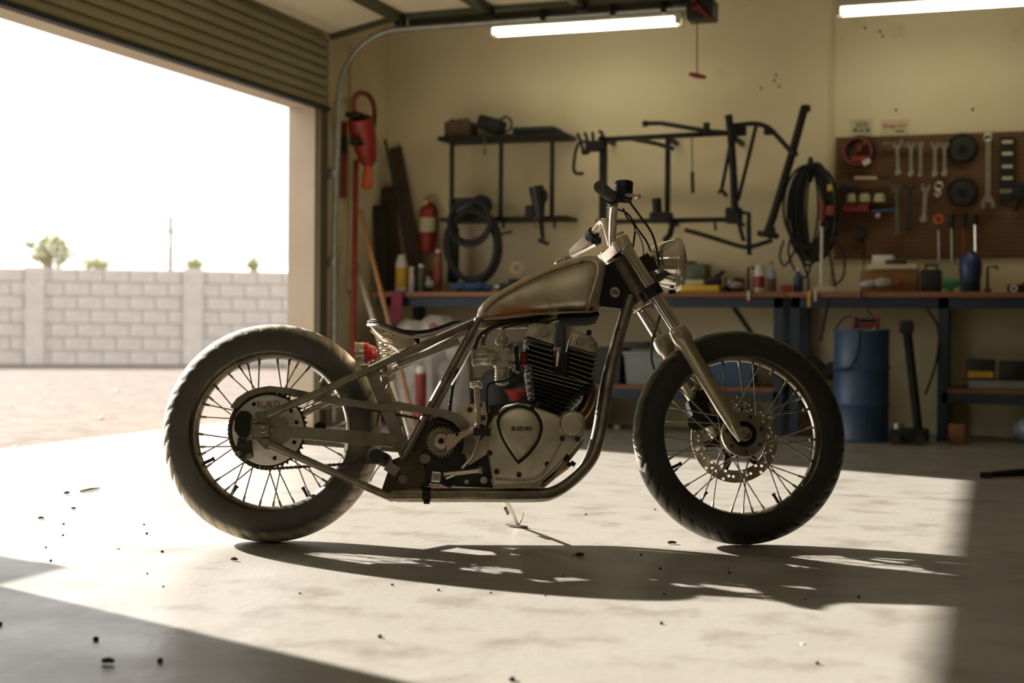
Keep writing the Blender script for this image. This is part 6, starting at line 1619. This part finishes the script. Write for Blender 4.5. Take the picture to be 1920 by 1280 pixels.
lean_pole('metal_sheet', (712, 385), (718, 545), .02, 'dark_tool', 'dark narrow sheet standing furthest into the corner', 'sheet', yb=8.93, ytop=8.98, flat=.09, onb=True)

# ---------------------------------------------------------------- debris on the floor
rgd = random.Random(11)
pb = [to_mesh('pebble', MB().ball((0, 0, .002), (rgd.uniform(.0028, .0045), rgd.uniform(.0025, .004), .0028), 7), 'pebble', 60) for _ in range(3)]
pl = [(86, 1027), (95, 1052), (276, 1076), (306, 1100), (180, 1200), (300, 1241), (0, 1172), (562, 1113), (735, 1097), (1055, 1081), (1022, 1117), (712, 1195), (270, 984), (119, 983), (118, 1004), (275, 1001), (304, 1035), (1245, 1115), (1075, 1042), (1202, 1041), (1228, 956), (1098, 965), (1366, 1066), (1367, 1075), (1238, 1067), (920, 1112), (822, 1107), (1510, 1124), (1610, 1120), (1240, 1170), (1532, 1245), (960, 1285)]
for i, (px, py) in enumerate(pl):
    p = fl(px, min(py, 1276)); k = rgd.uniform(.8, 1.3) if py < 1150 else rgd.uniform(1.3, 1.9)
    o = shared('pebble', pb[i % 3], None, p, (0, 0, rgd.uniform(0, 6)), (k, k, k)); tag(o, 'tiny dark pebble on the ' + ('shaded floor at the lower left' if (py > 1130 and px < 480) or py > 1165 and px < 320 else 'small shaded patch at the left edge' if px < 160 and 1020 < py < 1070 else 'sunlit floor left of the rear tyre' if px < 480 else 'floor inside the motorcycle shadow' if 1030 < py < 1085 else 'sunlit floor between the tyres' if py < 1030 else 'sunlit floor in front of the motorcycle'), 'pebble', 'pebbles scattered on the floor')
chip = to_mesh('paint_chip', MB().box((0, 0, .001), (.008, .006, .002)), 'white_paint', 0)
for i, (px, py) in enumerate([(222, 1029), (1352, 1107), (1751, 872), (1846, 931), (1875, 921), (1812, 868), (1505, 1207), (1940 - 40, 1162), (1745, 975), (1768, 870)]):
    o = shared('paint_chip', chip, None, fl(px, py), (0, 0, rgd.uniform(0, 6))); tag(o, 'tiny white chip on the ' + ('dark floor at the right' if px > 1700 else 'sunlit floor'), 'chip', 'white chips scattered on the floor')
twig_spots = [((151, 923), (186, 917), .005, 'stick', 'olive green stick lying on the lit floor at the left'), ((121, 927), (130, 926), .006, 'pebble', 'short dark twig left of the olive stick'), ((434, 1051), (445, 1052), .005, 'pebble', 'short curved twig below the rear tyre shadow'), ((1252, 1020), (1268, 1020), .005, 'pebble', 'short dark twig left of the front tyre'), ((192, 1244), (214, 1245), .006, 'pebble', 'dark sliver on the shaded floor at lower left'), ((134, 955), (142, 955), .004, 'pebble', 'small dark splinter on the sunny floor below the olive stick'), ((72, 973), (82, 973), .004, 'pebble', 'small dark splinter at the left edge of the sunny floor'), ((1080, 1044), (1094, 1043), .006, 'pebble', 'leaf scrap inside the motorcycle shadow')]
for a_, b_, r, m, lab in twig_spots:
    A_, B_ = fl(*a_) + V((0, 0, r)), fl(*b_) + V((0, 0, r)); one('twig', MB().tube([A_, (A_ + B_) / 2 + V((0, 0, .002)), B_], [r * .8, r, r * .6], 6), m, lab, 'twig')
A_, B_ = fl(1848, 896), fl(1925, 893)
pbz = thing('pry_bar', (A_ + B_) / 2, 'black pry bar lying on the dark floor at the right', 'pry bar')
part('shaft', MB().tube([A_ + V((0, 0, .015)), B_ + V((0, 0, .02))], [.012, .018], 8), 'black_iron', pbz)
part('claw', MB().rbox(A_ + V((0, 0, .014)), (.05, .04, .026), .008), 'black_iron', pbz)
A_ = fl(1158, 803); one('bottle_cap', MB().cyl(A_, A_ + V((0, 0, .02)), .022, n=16), 'white_paint', 'white cap on the floor behind the down tube', 'cap')
# loose stones along the gravel edge
st_ = [to_mesh('stone', MB().ball((0, 0, .008), (.025, .018, .012), 8), 'block', 60)]
for i, (px, py) in enumerate([(30, 843), (95, 838), (150, 832), (215, 822), (60, 790), (130, 770), (190, 785), (250, 760), (300, 770), (20, 760), (90, 740), (220, 735)]):
    k = rgd.uniform(.5, 1.2); p = fl(px, py, -.02)
    o = shared('stone', st_[0], None, p, (0, 0, rgd.uniform(0, 6)), (k, k, k)); tag(o, 'small stone on the gravel yard outside', 'stone', 'loose stones on the gravel yard')
scene.cycles.use_denoising = True
